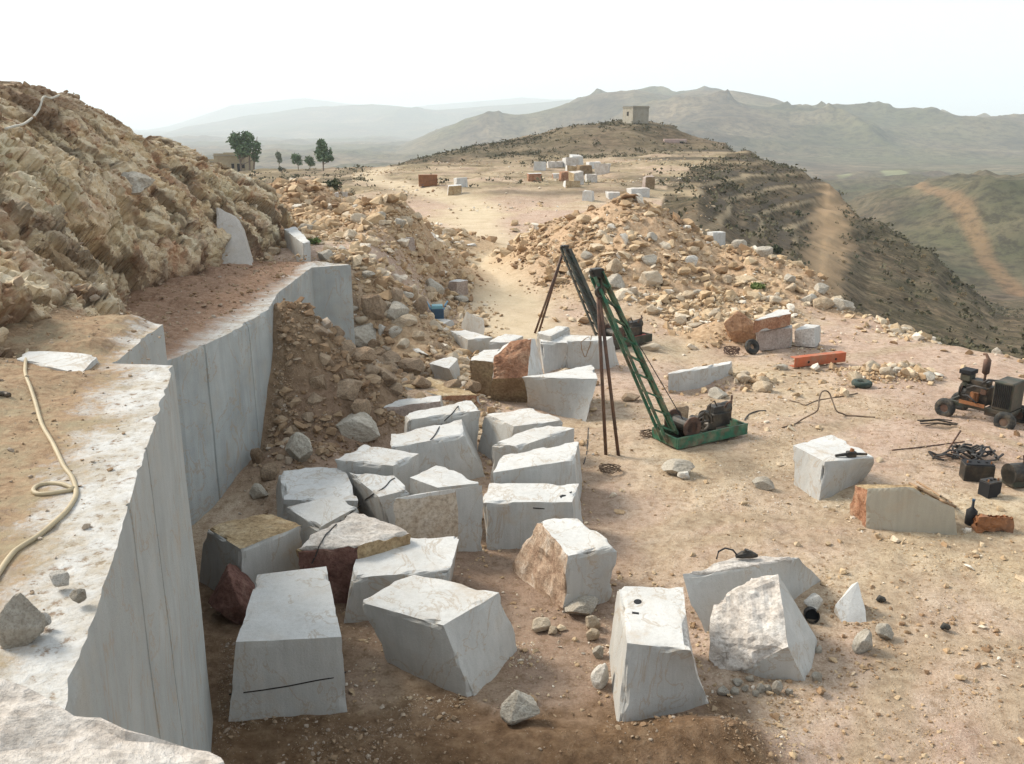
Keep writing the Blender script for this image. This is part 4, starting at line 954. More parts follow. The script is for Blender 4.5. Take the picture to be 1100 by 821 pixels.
for i, (u, v, w, h, m) in enumerate([(418,394,24,17,'rockbrown'), (440,404,28,18,'rockbrown'), (414,414,24,18,'rockbrown'), (470,400,20,15,'rockbrown'), (396,403,20,14,'rockbrown'), (452,418,22,14,'rockbrown'), (433,376,16,12,'rock'), (350,396,17,13,'rockbrown'), (402,377,16,13,'rockbrown'), (448,366,14,11,'rock'), (508,424,18,16,'rockbrown'), (424,424,18,12,'rockbrown'), (485,420,20,13,'rockbrown'), (338,436,18,14,'rockbrown'), (312,470,16,14,'rockbrown'), (300,440,15,12,'rockbrown'), (330,455,17,12,'rockbrown')]):
    rock(u, v, w, h, m, 'rough brown stone in the rubble between the earth heap and the rusty block', 'brown stones between the earth heap and the rusty block', sub=4)
for i, (u, v, w, h) in enumerate([(777,748,13,11),(793,738,11,7),(801,744,9,8),(790,748,10,9),(818,746,10,13),(825,745,9,10),(836,748,12,17),(806,733,10,6),(812,749,8,7),(848,748,9,8)]):
    rock(u, v, w, h, 'rockgrey', 'grey cobble in the row along the foot of the rough pale boulder', 'cobbles at the foot of the pale boulder', sub=3)
rock(879, 733, 12, 11, 'rockgrey', 'lower of two lone cobbles right of the rough pale boulder', sub=3); rock(880, 702, 9, 8, 'rockgrey', 'upper of two lone cobbles right of the rough pale boulder', sub=3)
# ------------------------------------------------------------------ far blocks on the plateau
def far_block(u0, u1, v0, v1, mats, label, yaw=.3, topk=.35, name='marble_block', group='pale blocks on the plateau', fr=None, cat='stone block', z=None):
    """u0..u1 wide, v0..v1 tall as seen; faces front, right broken if given"""
    p = hit((u0+u1)/2, v1) if z is None else atz((u0+u1)/2, v1, z); k = depth(p)/F; w = (u1-u0)*k/(abs(math.cos(yaw))+.7*abs(math.sin(yaw))); h = (v1-v0)*k*(1-topk*.35); d = w*.7
    c, s = math.cos(yaw), math.sin(yaw); q = lambda x, y: np.array([p[0]+x*c-y*s, p[1]+d*.4+x*s+y*c])
    r = random.Random(int(u0*7+v0)); cs = [q(-w/2, -d/2), q(w/2, -d/2), q(w/2, d/2), q(-w/2, d/2)]
    T = [np.append(cc+np.array([r.uniform(-.08, .08)*w, r.uniform(-.08, .08)*w]), p[2]+h*r.uniform(.86, 1.08)) for cc in cs]; B = [np.append(cc, p[2]) for cc in cs]
    kinds = ['sawn']; slot = {}
    for f, m in mats.items():
        if m not in kinds: kinds.append(m)
        slot[f] = kinds.index(m)
    o = hexa(name, T, B, [MAT[x] for x in kinds], slot, amp=.05*w, chip=.05, seed=int(u0) % 50, sink=.3, st=max(.13, w/7)); return tag(o, label, cat, group)
FAR = [
 (566,582,184.5,195,{'f':'rust','l':'rust','r':'rust'},'rust brown block with pale top, leftmost on the plateau pile',.1),
 (573,587,172.5,183,{},'clean white block behind the rust brown one on the plateau',-.15),
 (588,605,172,180,{'t':'pale','f':'pale'},'low cream block between the clean white one and the tallest pile block',.1),
 (604,622,168,179,{'f':'pale'},'white block at the left foot of the tallest plateau block',.4),
 (611,627,165.5,178,{},'tallest white block crowning the plateau pile',.5),
 (607,620,176,188,{'f':'ochre','t':'pale','r':'pale'},'cream block in the middle of the plateau pile',.3),
 (600,613,183,195,{'f':'rust','l':'rust','t':'rust'},'orange block at the front of the plateau pile',.3),
 (611,628,183,199,{'f':'pale','t':'pale','l':'ochre','r':'pale'},'white pointed boulder with orange base at the front of the plateau pile',.5),
 (605,624,193,201,{'f':'ochre','t':'ochre','r':'brown'},'brown low stone under the white pointed boulder',.2),
 (629,642,186,196,{'f':'pale','r':'brown','t':'pale'},'grey stone right of the white pointed boulder',.2),
 (619,637,176,188,{'f':'brown','t':'brown','l':'brown','r':'brown'},'brown block behind the pile, between white ones',.2),
 (630,646,173,181,{'t':'pale'},'cream block at the right back of the plateau pile',.2),
 (639,656,174,187,{'f':'pale','r':'pale'},'white leaning block at the right end of the plateau pile',-.3),
 (625,639,203,216,{},'small white upright block in front of the plateau bank',-.4),
 (652,671,205,214,{'t':'pale'},'low white block in front of the bank, middle of three',.15),
 (675,698,201,211,{'t':'pale'},'longest white block in front of the bank',.2),
 (690,704,187,203,{'f':'brown','r':'pinkish','t':'pinkish','l':'pinkish'},'grey brown upright boulder behind the longest white block',.3),
 (480,496,197.5,209.5,{'f':'ochre'},'cream block with stained front beside the plateau road',.12),
 (487,503,190,201,{'r':'ochre'},'white block behind the stained cream one beside the plateau road',.35),
 (593,604,186,192,{'f':'pale','l':'rust'},'small cream stone left of the orange block in the plateau pile',.2),
 (432,446,254,266,{'f':'pinkish'},'grey slab stuck in the front of the left rubble heap',.6),
 (761,780,247,264,{'r':'pale'},'whitish cube shaped stone at the right end of the big rubble heap',.3),
 (359,364,206,211,{'f':'pale'},'small white stone on the left rubble crest, left of two',.3),
 (367,374,206,212,{'f':'pale'},'small white stone on the left rubble crest, right of two',.3),
 (480,503,300,317,{'f':'pinkish','l':'pinkish'},'grey white slab leaning at the road edge behind the blue machine',.9),
]
for e in FAR: far_block(*e)
# ------------------------------------------------------------------ buildings
def house(u0, u1, v0, v1, dep, yaw, wallmat, label, y, openings=(), roof=True, parapet=.25, group=None, name='stone_house', sidemat=None):
    a = aty((u0+u1)/2, v1, y); k = depth(a)/F; w = (u1-u0)*k; h = (v1-v0)*k
    e = empty(name, (a[0], a[1]+dep/2, a[2]-.3), yaw); tag(e, label, 'building', group); hz = h+.3
    m = MB().box((0, 0, hz/2), (w, dep, hz)); m.build('wall', MAT[wallmat], e, bevel=.02)
    if roof:
        MB().box((0, 0, hz+.09), (w+.35, dep+.35, .18)).build('roof', MAT['concrete'], e, bevel=.02)
        if parapet: [MB().box((0, sy*(dep/2-.1), hz+.18+parapet/2), (w, .18, parapet)).build('parapet', MAT[wallmat], e) for sy in (-1, 1)]
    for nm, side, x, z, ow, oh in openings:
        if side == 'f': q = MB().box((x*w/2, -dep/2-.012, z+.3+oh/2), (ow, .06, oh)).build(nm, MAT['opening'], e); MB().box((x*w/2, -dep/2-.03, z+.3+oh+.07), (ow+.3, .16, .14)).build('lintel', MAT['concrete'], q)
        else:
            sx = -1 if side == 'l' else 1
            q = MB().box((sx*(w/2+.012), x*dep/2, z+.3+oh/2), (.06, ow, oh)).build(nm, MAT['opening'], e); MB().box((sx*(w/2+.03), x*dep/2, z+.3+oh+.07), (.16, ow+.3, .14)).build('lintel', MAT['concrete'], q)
    return e
house(674, 694, 116.5, 131.5, 5.0, .42, 'concrete', 'small square flat roofed stone hut on top of the hill', 236, [('window','l',0,1.6,.9,1.0)])
house(714, 738, 150, 158.5, 3.0, -.1, 'pinkwash', 'low pinkish and white walled ruin on the hill shoulder', 213, [('doorway','f',.55,0,.9,1.3)], roof=False)
house(231, 264, 168, 186, 7.0, .0, 'adobe', 'tan flat roofed house behind the gum trees', 200, [('doorway','f',.60,0,.8,2.0),('window','f',.86,1.0,.7,1.0),('window','f',.20,1.0,.6,1.0)], parapet=.3)
house(215, 231, 174.5, 186, 5.0, .05, 'adobe', 'lower shed joined to the left end of the tan house', 201, [('doorway','f',.45,0,.9,1.6)])
# tan field wall in front
# ------------------------------------------------------------------ trees and shrubs
def leaves(name, clumps, n, size, mat, seed, parent=None, loc=None):
    r = np.random.default_rng(seed); V, Fq, rn = [], [], []
    tot = sum(c[3]*c[4]*c[5] for c in clumps)
    for c in clumps:
        m = max(8, int(n*c[3]*c[4]*c[5]/tot)); d = r.normal(size=(m, 3)); d /= np.linalg.norm(d, axis=1)[:, None]; rad = r.uniform(.25, 1.0, m)**.6*(1+.55*fbm(d*3.0+seed+c[0], 3, seed)); p = d*rad[:, None]*np.array(c[3:6])+np.array(c[:3])
        a = r.normal(size=(m, 3)); a /= np.linalg.norm(a, axis=1)[:, None]; b = np.cross(a, r.normal(size=(m, 3))); b /= np.linalg.norm(b, axis=1)[:, None]
        s = size*r.uniform(.7, 1.7, m)[:, None]; i0 = len(V)*0+sum(len(x) for x in V)
        V.append(np.stack([p-a*s, p-b*s*.45, p+a*s, p+b*s*.45], 1).reshape(-1, 3)); k = i0+np.arange(m)*4; Fq.append(np.column_stack([k, k+1, k+2, k+3])); rn.append(np.repeat(r.uniform(0, 1, m), 4))
    return np_obj(name, np.concatenate(V), np.concatenate(Fq), MAT[mat], attrs=dict(rnd=np.concatenate(rn)), parent=parent, loc=loc)
def tree(u0, u1, v0, v1, y, label, lobes, mat='leaf', trunks=((0, 0),), seed=1, crown_lo=.25, n=1500, name='gum_tree', group=None):
    p = aty((u0+u1)/2, v1, y); k = depth(p)/F; w = (u1-u0)*k; h = (v1-v0)*k; g = ground_z(p[0], p[1]); g = g if abs(g-p[2]) < 1.5 else p[2]
    e = empty(name, (p[0], p[1], g-.1)); tag(e, label, 'tree', group); h += p[2]-g+.1
    t = MB()
    for tx, lean in trunks: t.tube([(tx*w, 0, -.3), (tx*w+lean*.3, .1, h*.3), (tx*w+lean*.7, -.1, h*.6), (tx*w+lean, 0, h*.88)], [.035*h*.7, .028*h*.7, .017*h*.7, .006*h])
    for lx, ly, lz, *_ in lobes: t.tube([(trunks[0][0]*w, 0, h*lz*.55), (lx*w*.6, ly*w*.5, h*lz*.8), (lx*w, ly*w, h*lz)], [.012*h, .009*h, .004*h], 6)
    t.build('trunk', MAT['bark'], e)
    leaves('crown', [(lx*w, ly*w, lz*h, rx*w, rx*w, rz*h) for lx, ly, lz, rx, rz in lobes], n, .028*h+.06, mat, seed, e)
    return e
tree(246, 283, 143, 187, 196, 'tall many stemmed gum tree beside the tan house', [(-.22,0,.78,.20,.20),(.10,.1,.85,.19,.15),(.02,-.1,.60,.22,.17),(.36,0,.62,.13,.16),(-.15,.1,.52,.17,.14),(.28,.05,.40,.12,.11),(.12,0,.70,.14,.15)], trunks=((-.12,-.8),(.1,.5),(.2,1.5)), seed=3, n=2600)
tree(338, 359, 150, 183, 186, 'tall dense tree, rightmost of the plateau row', [(-.08,0,.80,.26,.19),(-.08,.1,.58,.36,.20),(.05,0,.42,.40,.13),(.33,0,.60,.13,.12),(.36,0,.40,.15,.08)], trunks=((-.05,0),), seed=5, n=1800, mat='leaf')
tree(327, 339, 167, 182, 188, 'small round tree left of the tall dense one', [(0,0,.65,.45,.30),(.15,.1,.45,.35,.2)], trunks=((0,0),), seed=6, n=700)
tree(313, 326, 165, 183, 187, 'small leaning tree with a rounded pale crown', [(-.05,0,.75,.42,.22),(.25,0,.5,.25,.2),(-.2,0,.55,.25,.15)], trunks=((.1,-.3),), seed=7, n=800)
tree(295, 305, 162, 180, 235, 'thin hazy tree beyond the plateau edge', [(0,0,.72,.32,.22),(.1,0,.45,.28,.2)], mat='leafpale', trunks=((0,0),), seed=8, n=450)
def shrub(u, v, w, mat, label, group, seed=0, name='shrub', hk=.75, n=260):
    p = hit(u, v); k = depth(p)/F; W_ = w*k
    e = empty(name, (p[0], p[1]+W_*.3, p[2]-.05)); tag(e, label, 'shrub', group)
    t = MB(); rr = random.Random(seed)
    for i in range(4): t.tube([(0, 0, -.1), (rr.uniform(-.3, .3)*W_, rr.uniform(-.3, .3)*W_, W_*hk*.7)], [.02*W_, .008*W_], 5)
    t.build('stem', MAT['bark'], e)
    r = random.Random(seed+5); cl_ = [(r.uniform(-.25, .25)*W_, r.uniform(-.2, .2)*W_, W_*hk*r.uniform(.35, .6), W_*r.uniform(.2, .3), W_*r.uniform(.2, .3), W_*hk*r.uniform(.25, .4)) for _ in range(5)]
    leaves('foliage', cl_, n, W_*.055+.02, mat, seed+1, e); return e
shrub(358, 204, 36, 'leafdark', 'low grey green bush at the road bend on the plateau', None, 2, hk=.35); shrub(375, 211, 12, 'leafdark', 'small dark bush below the road bend', None, 3)
shrub(337, 263, 20, 'grass', 'green weeds beside the leaning pale slab', None, 4, hk=.45); shrub(811, 314, 24, 'grass', 'bright green weed tuft on the yard side of the big heap', None, 5, hk=.5)
shrub(838, 274, 20, 'leafdark', 'large dark bush behind the tip of the rubble heap', None, 6, hk=.6); shrub(860, 233, 12, 'leafdark', 'round dark bush alone on the spur left of the dirt track', None, 7)
shrub(302, 186, 10, 'leafdark', 'dark bush on the plateau left of the leaning tree', None, 8, hk=.8); shrub(70, 140, 15, 'leafdark', 'dark green bush growing high on the cliff', None, 9)
rs = random.Random(21); k_ = 0
while k_ < 70:
    u = rs.uniform(790, 1095); v = rs.uniform(185, 345); p = hit(u, v)
    if not (55 < p[1] < 175) or abs(u-892) < 14: continue
    far_ = 'left' if u < 892 else 'right'
    o = shrub(u, v, rs.uniform(3, 7.5)*(1+.4*(u > 930)), 'leafdark' if rs.random() < .7 else 'dry', 'small dark scrub bush dotting the brown spur '+far_+' of the dirt track', 'scrub bushes on the spur '+far_+' of the track', k_+30, n=90); k_ += 1
# ------------------------------------------------------------------ loose stones: the largest as things, the rest as one mass
def density(x, y):
    d = np.full(len(x), .05)
    for m in MOUNDS: d = np.maximum(d, np.clip(cone(x, y, m)/(.35*m[4]), 0, 1)*(1. if m[4] > .5 else .8))
    for m in SOILM: d = np.maximum(d, np.clip(cone(x, y, m), 0, 1)*.8)
    d = np.maximum(d, 1.0*sst(.3, -1.2, x)*sst(22, 24.5, y)*(1-sst(36, 44, y)))
    d = np.maximum(d, .5*sst(14, 17, x)*sst(33, 37, y)*(1-sst(52, 58, y)))
    d = np.maximum(d, .30*np.exp(-((x-4.8)**2+(y-12.2)**2)/1.1)); d = np.maximum(d, .25*np.exp(-((x-1.0)**2/1.2+(y-11.5)**2/2)))
    pt = np.column_stack([x, y]); d = d*(.35+1.1*sst(.3, .65, vnoise(pt*.8, 201)))
    d = d*(.25+.75*sst(.36, .52, vnoise(pt*.28, 205)))
    d = d*(1-.9*np.exp(-(polydist(x, y, ROAD)/2.0)**4))
    return d
HULLS = []
for s in range(14):
    bm = bmesh.new(); r = np.random.default_rng(300+s)
    for q in r.normal(size=(15, 3)): bm.verts.new(q/np.linalg.norm(q)*r.uniform(.7, 1)*np.array([.5, .5, .42]))
    bmesh.ops.convex_hull(bm, input=bm.verts); bmesh.ops.delete(bm, geom=[v for v in bm.verts if not v.link_faces], context='VERTS'); bm.verts.index_update()
    HULLS.append((np.array([v.co[:] for v in bm.verts]), np.array([[v.index for v in f.verts] for f in bm.faces]))); bm.free()
def rots(n, r):
    q = r.normal(size=(n, 4)); q /= np.linalg.norm(q, axis=1)[:, None]; w, x, y, z = q.T
    return np.stack([1-2*(y*y+z*z), 2*(x*y-z*w), 2*(x*z+y*w), 2*(x*y+z*w), 1-2*(x*x+z*z), 2*(y*z-x*w), 2*(x*z-y*w), 2*(y*z+x*w), 1-2*(x*x+y*y)], 1).reshape(n, 3, 3)
def scatter(regions, dens, smin, smax, pw, seed, zf):
    r = np.random.default_rng(seed); out = []
    for (x0, x1, y0, y1, n) in regions:
        x = r.uniform(x0, x1, n); y = r.uniform(y0, y1, n); k = r.uniform(0, 1, n) < dens(x, y)
        out.append(np.column_stack([x[k], y[k]]))
    P = np.concatenate(out); s = smin*(1-r.uniform(0, 1, len(P))*(1-(smin/smax)**pw))**(-1/pw)
    return P, s, zf(P[:, 0], P[:, 1])
foot = []
for o in list(bpy.data.objects):
    if o.type == 'MESH' and o.name.startswith('marble_block') and o.location.y < 45:
        M = np.array([(o.matrix_basis @ v.co)[:2] for v in o.data.vertices]); foot.append((M.min(0), M.max(0)))
def free(P, s):
    k = np.ones(len(P), bool)
    for a, b in foot:
        c = (a+b)/2; h = (b-a)/2*.8; k &= ~((np.abs(P[:, 0]-c[0]) < h[0]) & (np.abs(P[:, 1]-c[1]) < h[1]))
    # nothing inside the benches
    k &= ~((P[:, 1] < 13.2) & (P[:, 0] < -1.9-.285*(P[:, 1]-2.6)+s)) & ~((P[:, 1] < 29.2) & (P[:, 0] < -6.0+s*.5))
    return k
ST = [((-22, 24, 26, 75, 150000), .09, 1.15, 1.35, 1), ((-7, 16, 9, 30, 62000), .045, .32, 1.7, 2), ((-6.4, -.2, 12, 35, 26000), .05, .55, 1.45, 3), ((1.2, 8, 9.5, 15, 9000), .025, .16, 1.6, 4), ((-4.8, 4.2, 9, 12.6, 42000), .012, .13, 1.9, 5), ((3.5, 15, 9.5, 26, 60000), .015, .10, 2.0, 6)]
PS = []
for reg, a, b, pw, sd in ST:
    dd = density if sd < 4 else (lambda x, y: .10+density(x, y)) if sd == 4 else (lambda x, y: .06+.5*sst(.45, .65, vnoise(np.column_stack([x, y])*.9, 207)))
    P, s, z = scatter([reg], dd, a, b, pw, 400+sd, lambda x, y: G(x, y)); k = free(P, s); PS.append(np.column_stack([P, z, s])[k])
PS = np.concatenate(PS)
def extra(n, xf, zf_, a, b, seed):
    r = np.random.default_rng(seed); P = xf(r, n); s = a*(1-r.uniform(0, 1, n)*(1-(a/b)**1.6))**(-1/1.6); return np.column_stack([P, zf_(P), s])
pxs_ = (PS[:, 3]*F/np.maximum(PS[:, 1]*CP-(PS[:, 2]-H)*SP, 1))
# which can be seen: march from the camera over the height field
def seen(Q):
    ok = np.ones(len(Q), bool)
    for t in np.linspace(.5, .985, 36):
        R = CAM+(Q[:, :3]+np.array([0, 0, .25])-CAM)*t; ok &= R[:, 2] > G(R[:, 0], R[:, 1], fine=False)-.05
    u = 550+F*Q[:, 0]/(Q[:, 1]*CP-(Q[:, 2]-H)*SP); return ok & (u > 5) & (u < 1095)
cand = np.argsort(-pxs_)[:900]; vis = seen(PS[cand]); top = cand[vis][:205]
big = np.zeros(len(PS), bool); big[top] = True
rr = random.Random(77)
def zone(x, y):
    if x < -2.2 and y < 31: return 'loose brown stone on the earth heap under the sawn wall', 'loose stones on the earth heap', 'rockbrown'
    if x < -.8 and y >= 31: return 'loose tan stone on the left rubble heap beside the road', 'loose stones on the left rubble heap', 'rock'
    if y >= 36: return 'loose tan stone on the big rubble heap behind the derricks', 'loose stones on the big rubble heap', 'rock'
    return 'loose stone lying on the dirt yard among the blocks', 'loose stones on the yard', 'rock'
for i in top:
    x, y, z, s = PS[i]; lab, grp, m = zone(x, y); s = min(s, .62 if y > 36 else .5)
    if m == 'rock' and rr.random() < .25: m = 'rockgrey'
    o = bpy.data.objects.new('rock', rock_mesh(500+rr.randrange(16), m, 3)); link(o); o.location = (x, y, z-s*.22)
    o.scale = (s*rr.uniform(.9, 1.3), s*rr.uniform(.8, 1.1), s*rr.uniform(.55, .9)); o.rotation_euler = (rr.uniform(-.3, .3), rr.uniform(-.3, .3), rr.uniform(0, 6.3)); tag(o, lab, 'rock', grp)
rest = PS[~big]
# bench and terrace litter
def on_bench(r, n):
    y = r.uniform(3.6, 13, n); t = r.uniform(0, 1, n)**.7*4.2; return np.column_stack([-1.75-.283*(np.minimum(y, 10.5)-2)-.25-t, y])
def bench_z(P): D = (P[:, 0]+10.5)*0+np.maximum(0, (-1.75-.283*(np.minimum(P[:, 1], 10.5)-2))-P[:, 0]); return 5.15+top1(P[:, 0], P[:, 1], D)
def on_terr(r, n): y = r.uniform(15.5, 31, n); return np.column_stack([np.interp(y, [16, 18.7, 22, 29], [-7.2, -6.9, -6.3, -6.6])-r.uniform(.15, 3.6, n), y])
def terr_z(P): return 3.6+top2(P[:, 0], P[:, 1], np.full(len(P), 1.))
rc = np.random.default_rng(55); ic = rc.integers(0, len(CV), 2600); ic = ic[(T2[ic] > .02) & (T2[ic] < 1.1)]
cst = np.column_stack([CV[ic], .03+.22*rc.uniform(0, 1, len(ic))**3])
chips = []; rk = np.random.default_rng(66)
for a_, b_ in foot:
    if a_[1] < 9.3 or a_[0] < -6.3: continue
    t_ = rk.uniform(0, 2*math.pi, 110); c_ = (a_+b_)/2; h_ = (b_-a_)/2; rr_ = rk.uniform(.80, 1.22, 110)
    P_ = c_+np.column_stack([np.clip(np.cos(t_)*1.3, -1, 1)*h_[0]*rr_, np.clip(np.sin(t_)*1.3, -1, 1)*h_[1]*rr_]); chips.append(np.column_stack([P_, G(P_[:, 0], P_[:, 1]), .018+.11*rk.uniform(0, 1, 110)**3.5]))
chips = np.concatenate(chips)
xp = rk.uniform(-60, 42, 14000); yp = rk.uniform(78, 185, 14000); up_ = 550+F*xp/yp; kp = (up_ > 380) & (up_ < 770) & (rk.uniform(0, 1, 14000) < .08+.9*sst(.55, .72, vnoise(np.column_stack([xp, yp])*.09, 209)))
plat = np.column_stack([xp[kp], yp[kp], G(xp[kp], yp[kp]), .07+.5*rk.uniform(0, 1, kp.sum())**3])
rest = np.concatenate([rest, chips, plat, cst, extra(2600, on_bench, bench_z, .012, .10, 1), extra(1800, on_terr, terr_z, .03, .22, 2)])
def stone_mass(name, Q, mat, label, seed, darkf):
    r = np.random.default_rng(seed); V, Fq, rn, dk = [], [], [], []; off = 0; w = r.integers(0, len(HULLS), len(Q))
    for h, (hv, hf) in enumerate(HULLS):
        q = Q[w == h]; n = len(q)
        if not n: continue
        R = rots(n, r); sc = r.uniform(.7, 1.25, (n, 1, 3)); sc[:, :, 2] *= r.uniform(.4, 1., (n, 1))
        v = np.einsum('nij,nkj->nki', R, hv[None]*sc)*q[:, 3][:, None, None]*np.array([1.1, 1.1, .8]); v = v+q[:, None, :3]+np.array([0, 0, 1])*(q[:, 3]*.12)[:, None, None]
        V.append(v.reshape(-1, 3)); Fq.append((hf[None]+(off+np.arange(n)*len(hv))[:, None, None]).reshape(-1, 3)); off += n*len(hv)
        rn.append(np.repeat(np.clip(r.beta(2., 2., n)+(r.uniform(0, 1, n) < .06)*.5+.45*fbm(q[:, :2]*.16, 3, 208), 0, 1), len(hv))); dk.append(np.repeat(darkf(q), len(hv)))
    o = np_obj(name, np.concatenate(V), np.concatenate(Fq), mat, attrs=dict(rnd=np.concatenate(rn), dark=np.concatenate(dk))); o['kind'] = 'stuff'; return o
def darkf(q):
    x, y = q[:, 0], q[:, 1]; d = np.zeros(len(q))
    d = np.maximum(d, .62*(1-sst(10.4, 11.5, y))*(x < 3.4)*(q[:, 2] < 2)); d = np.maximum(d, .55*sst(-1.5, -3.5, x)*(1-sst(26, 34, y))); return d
# low scrub that reads as one cover on the spur and the hut hill
r_ = np.random.default_rng(71); cx_ = r_.uniform(-60, 140, 60000); cy_ = r_.uniform(58, 290, 60000)
ua = 550+F*cx_/cy_*1.02; lim = np.interp(ua, [700, 717, 750, 778, 800], [60, 112, 152, 178, 420]); edg = np.interp(ua, [690, 750, 800, 850, 890, 950, 1005, 1053, 1100], [70, 68, 64, 58, 54, 50, 46, 44, 42])
okc = (((ua > 700) & (cy_ > edg) & (cy_ < lim)) | ((cy_ > 185) & (ua > 430)) | ((ua < 400) & (cy_ > 110) & (cy_ < 200) & (r_.uniform(0, 1, 60000) < .25)) | ((ua > 380) & (ua < 790) & (cy_ > 98) & (cy_ < 190) & (polydist(cx_, cy_, ROAD) > 3) & (r_.uniform(0, 1, 60000) < .10))) & (ua > 180) & (ua < 1180) & (np.abs(ua-892) > 9)
okc &= r_.uniform(0, 1, 60000) < .15+.85*sst(.4, .65, vnoise(np.column_stack([cx_, cy_])*.07, 72))
cx_, cy_ = cx_[okc][:9000], cy_[okc][:9000]; cz_ = G(cx_, cy_); sz = .22+.75*r_.uniform(0, 1, len(cx_))**2.5
m_ = 9; n_ = len(cx_); ctr = np.column_stack([cx_, cy_, cz_])[:, None, :]+r_.normal(size=(n_, m_, 3))*sz[:, None, None]*np.array([.42, .42, .25])+np.array([0, 0, .28])*sz[:, None, None]
aa = r_.normal(size=(n_, m_, 3)); aa /= np.linalg.norm(aa, axis=2)[:, :, None]; bb_ = np.cross(aa, r_.normal(size=(n_, m_, 3))); bb_ /= np.linalg.norm(bb_, axis=2)[:, :, None]; hs_ = (sz*.30)[:, None, None]
qv = np.stack([ctr-aa*hs_, ctr-bb_*hs_*.7, ctr+aa*hs_, ctr+bb_*hs_*.7], 2).reshape(-1, 3); qi = np.arange(n_*m_)[:, None]*4+np.arange(4)[None]
sc_ = np_obj('scrub_cover', qv, qi, MAT['scrubleaf'], attrs=dict(rnd=np.repeat(r_.uniform(0, 1, n_), m_*4))); sc_['kind'] = 'stuff'
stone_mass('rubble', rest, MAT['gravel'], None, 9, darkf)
print('stones', len(rest), 'individual', len(top))
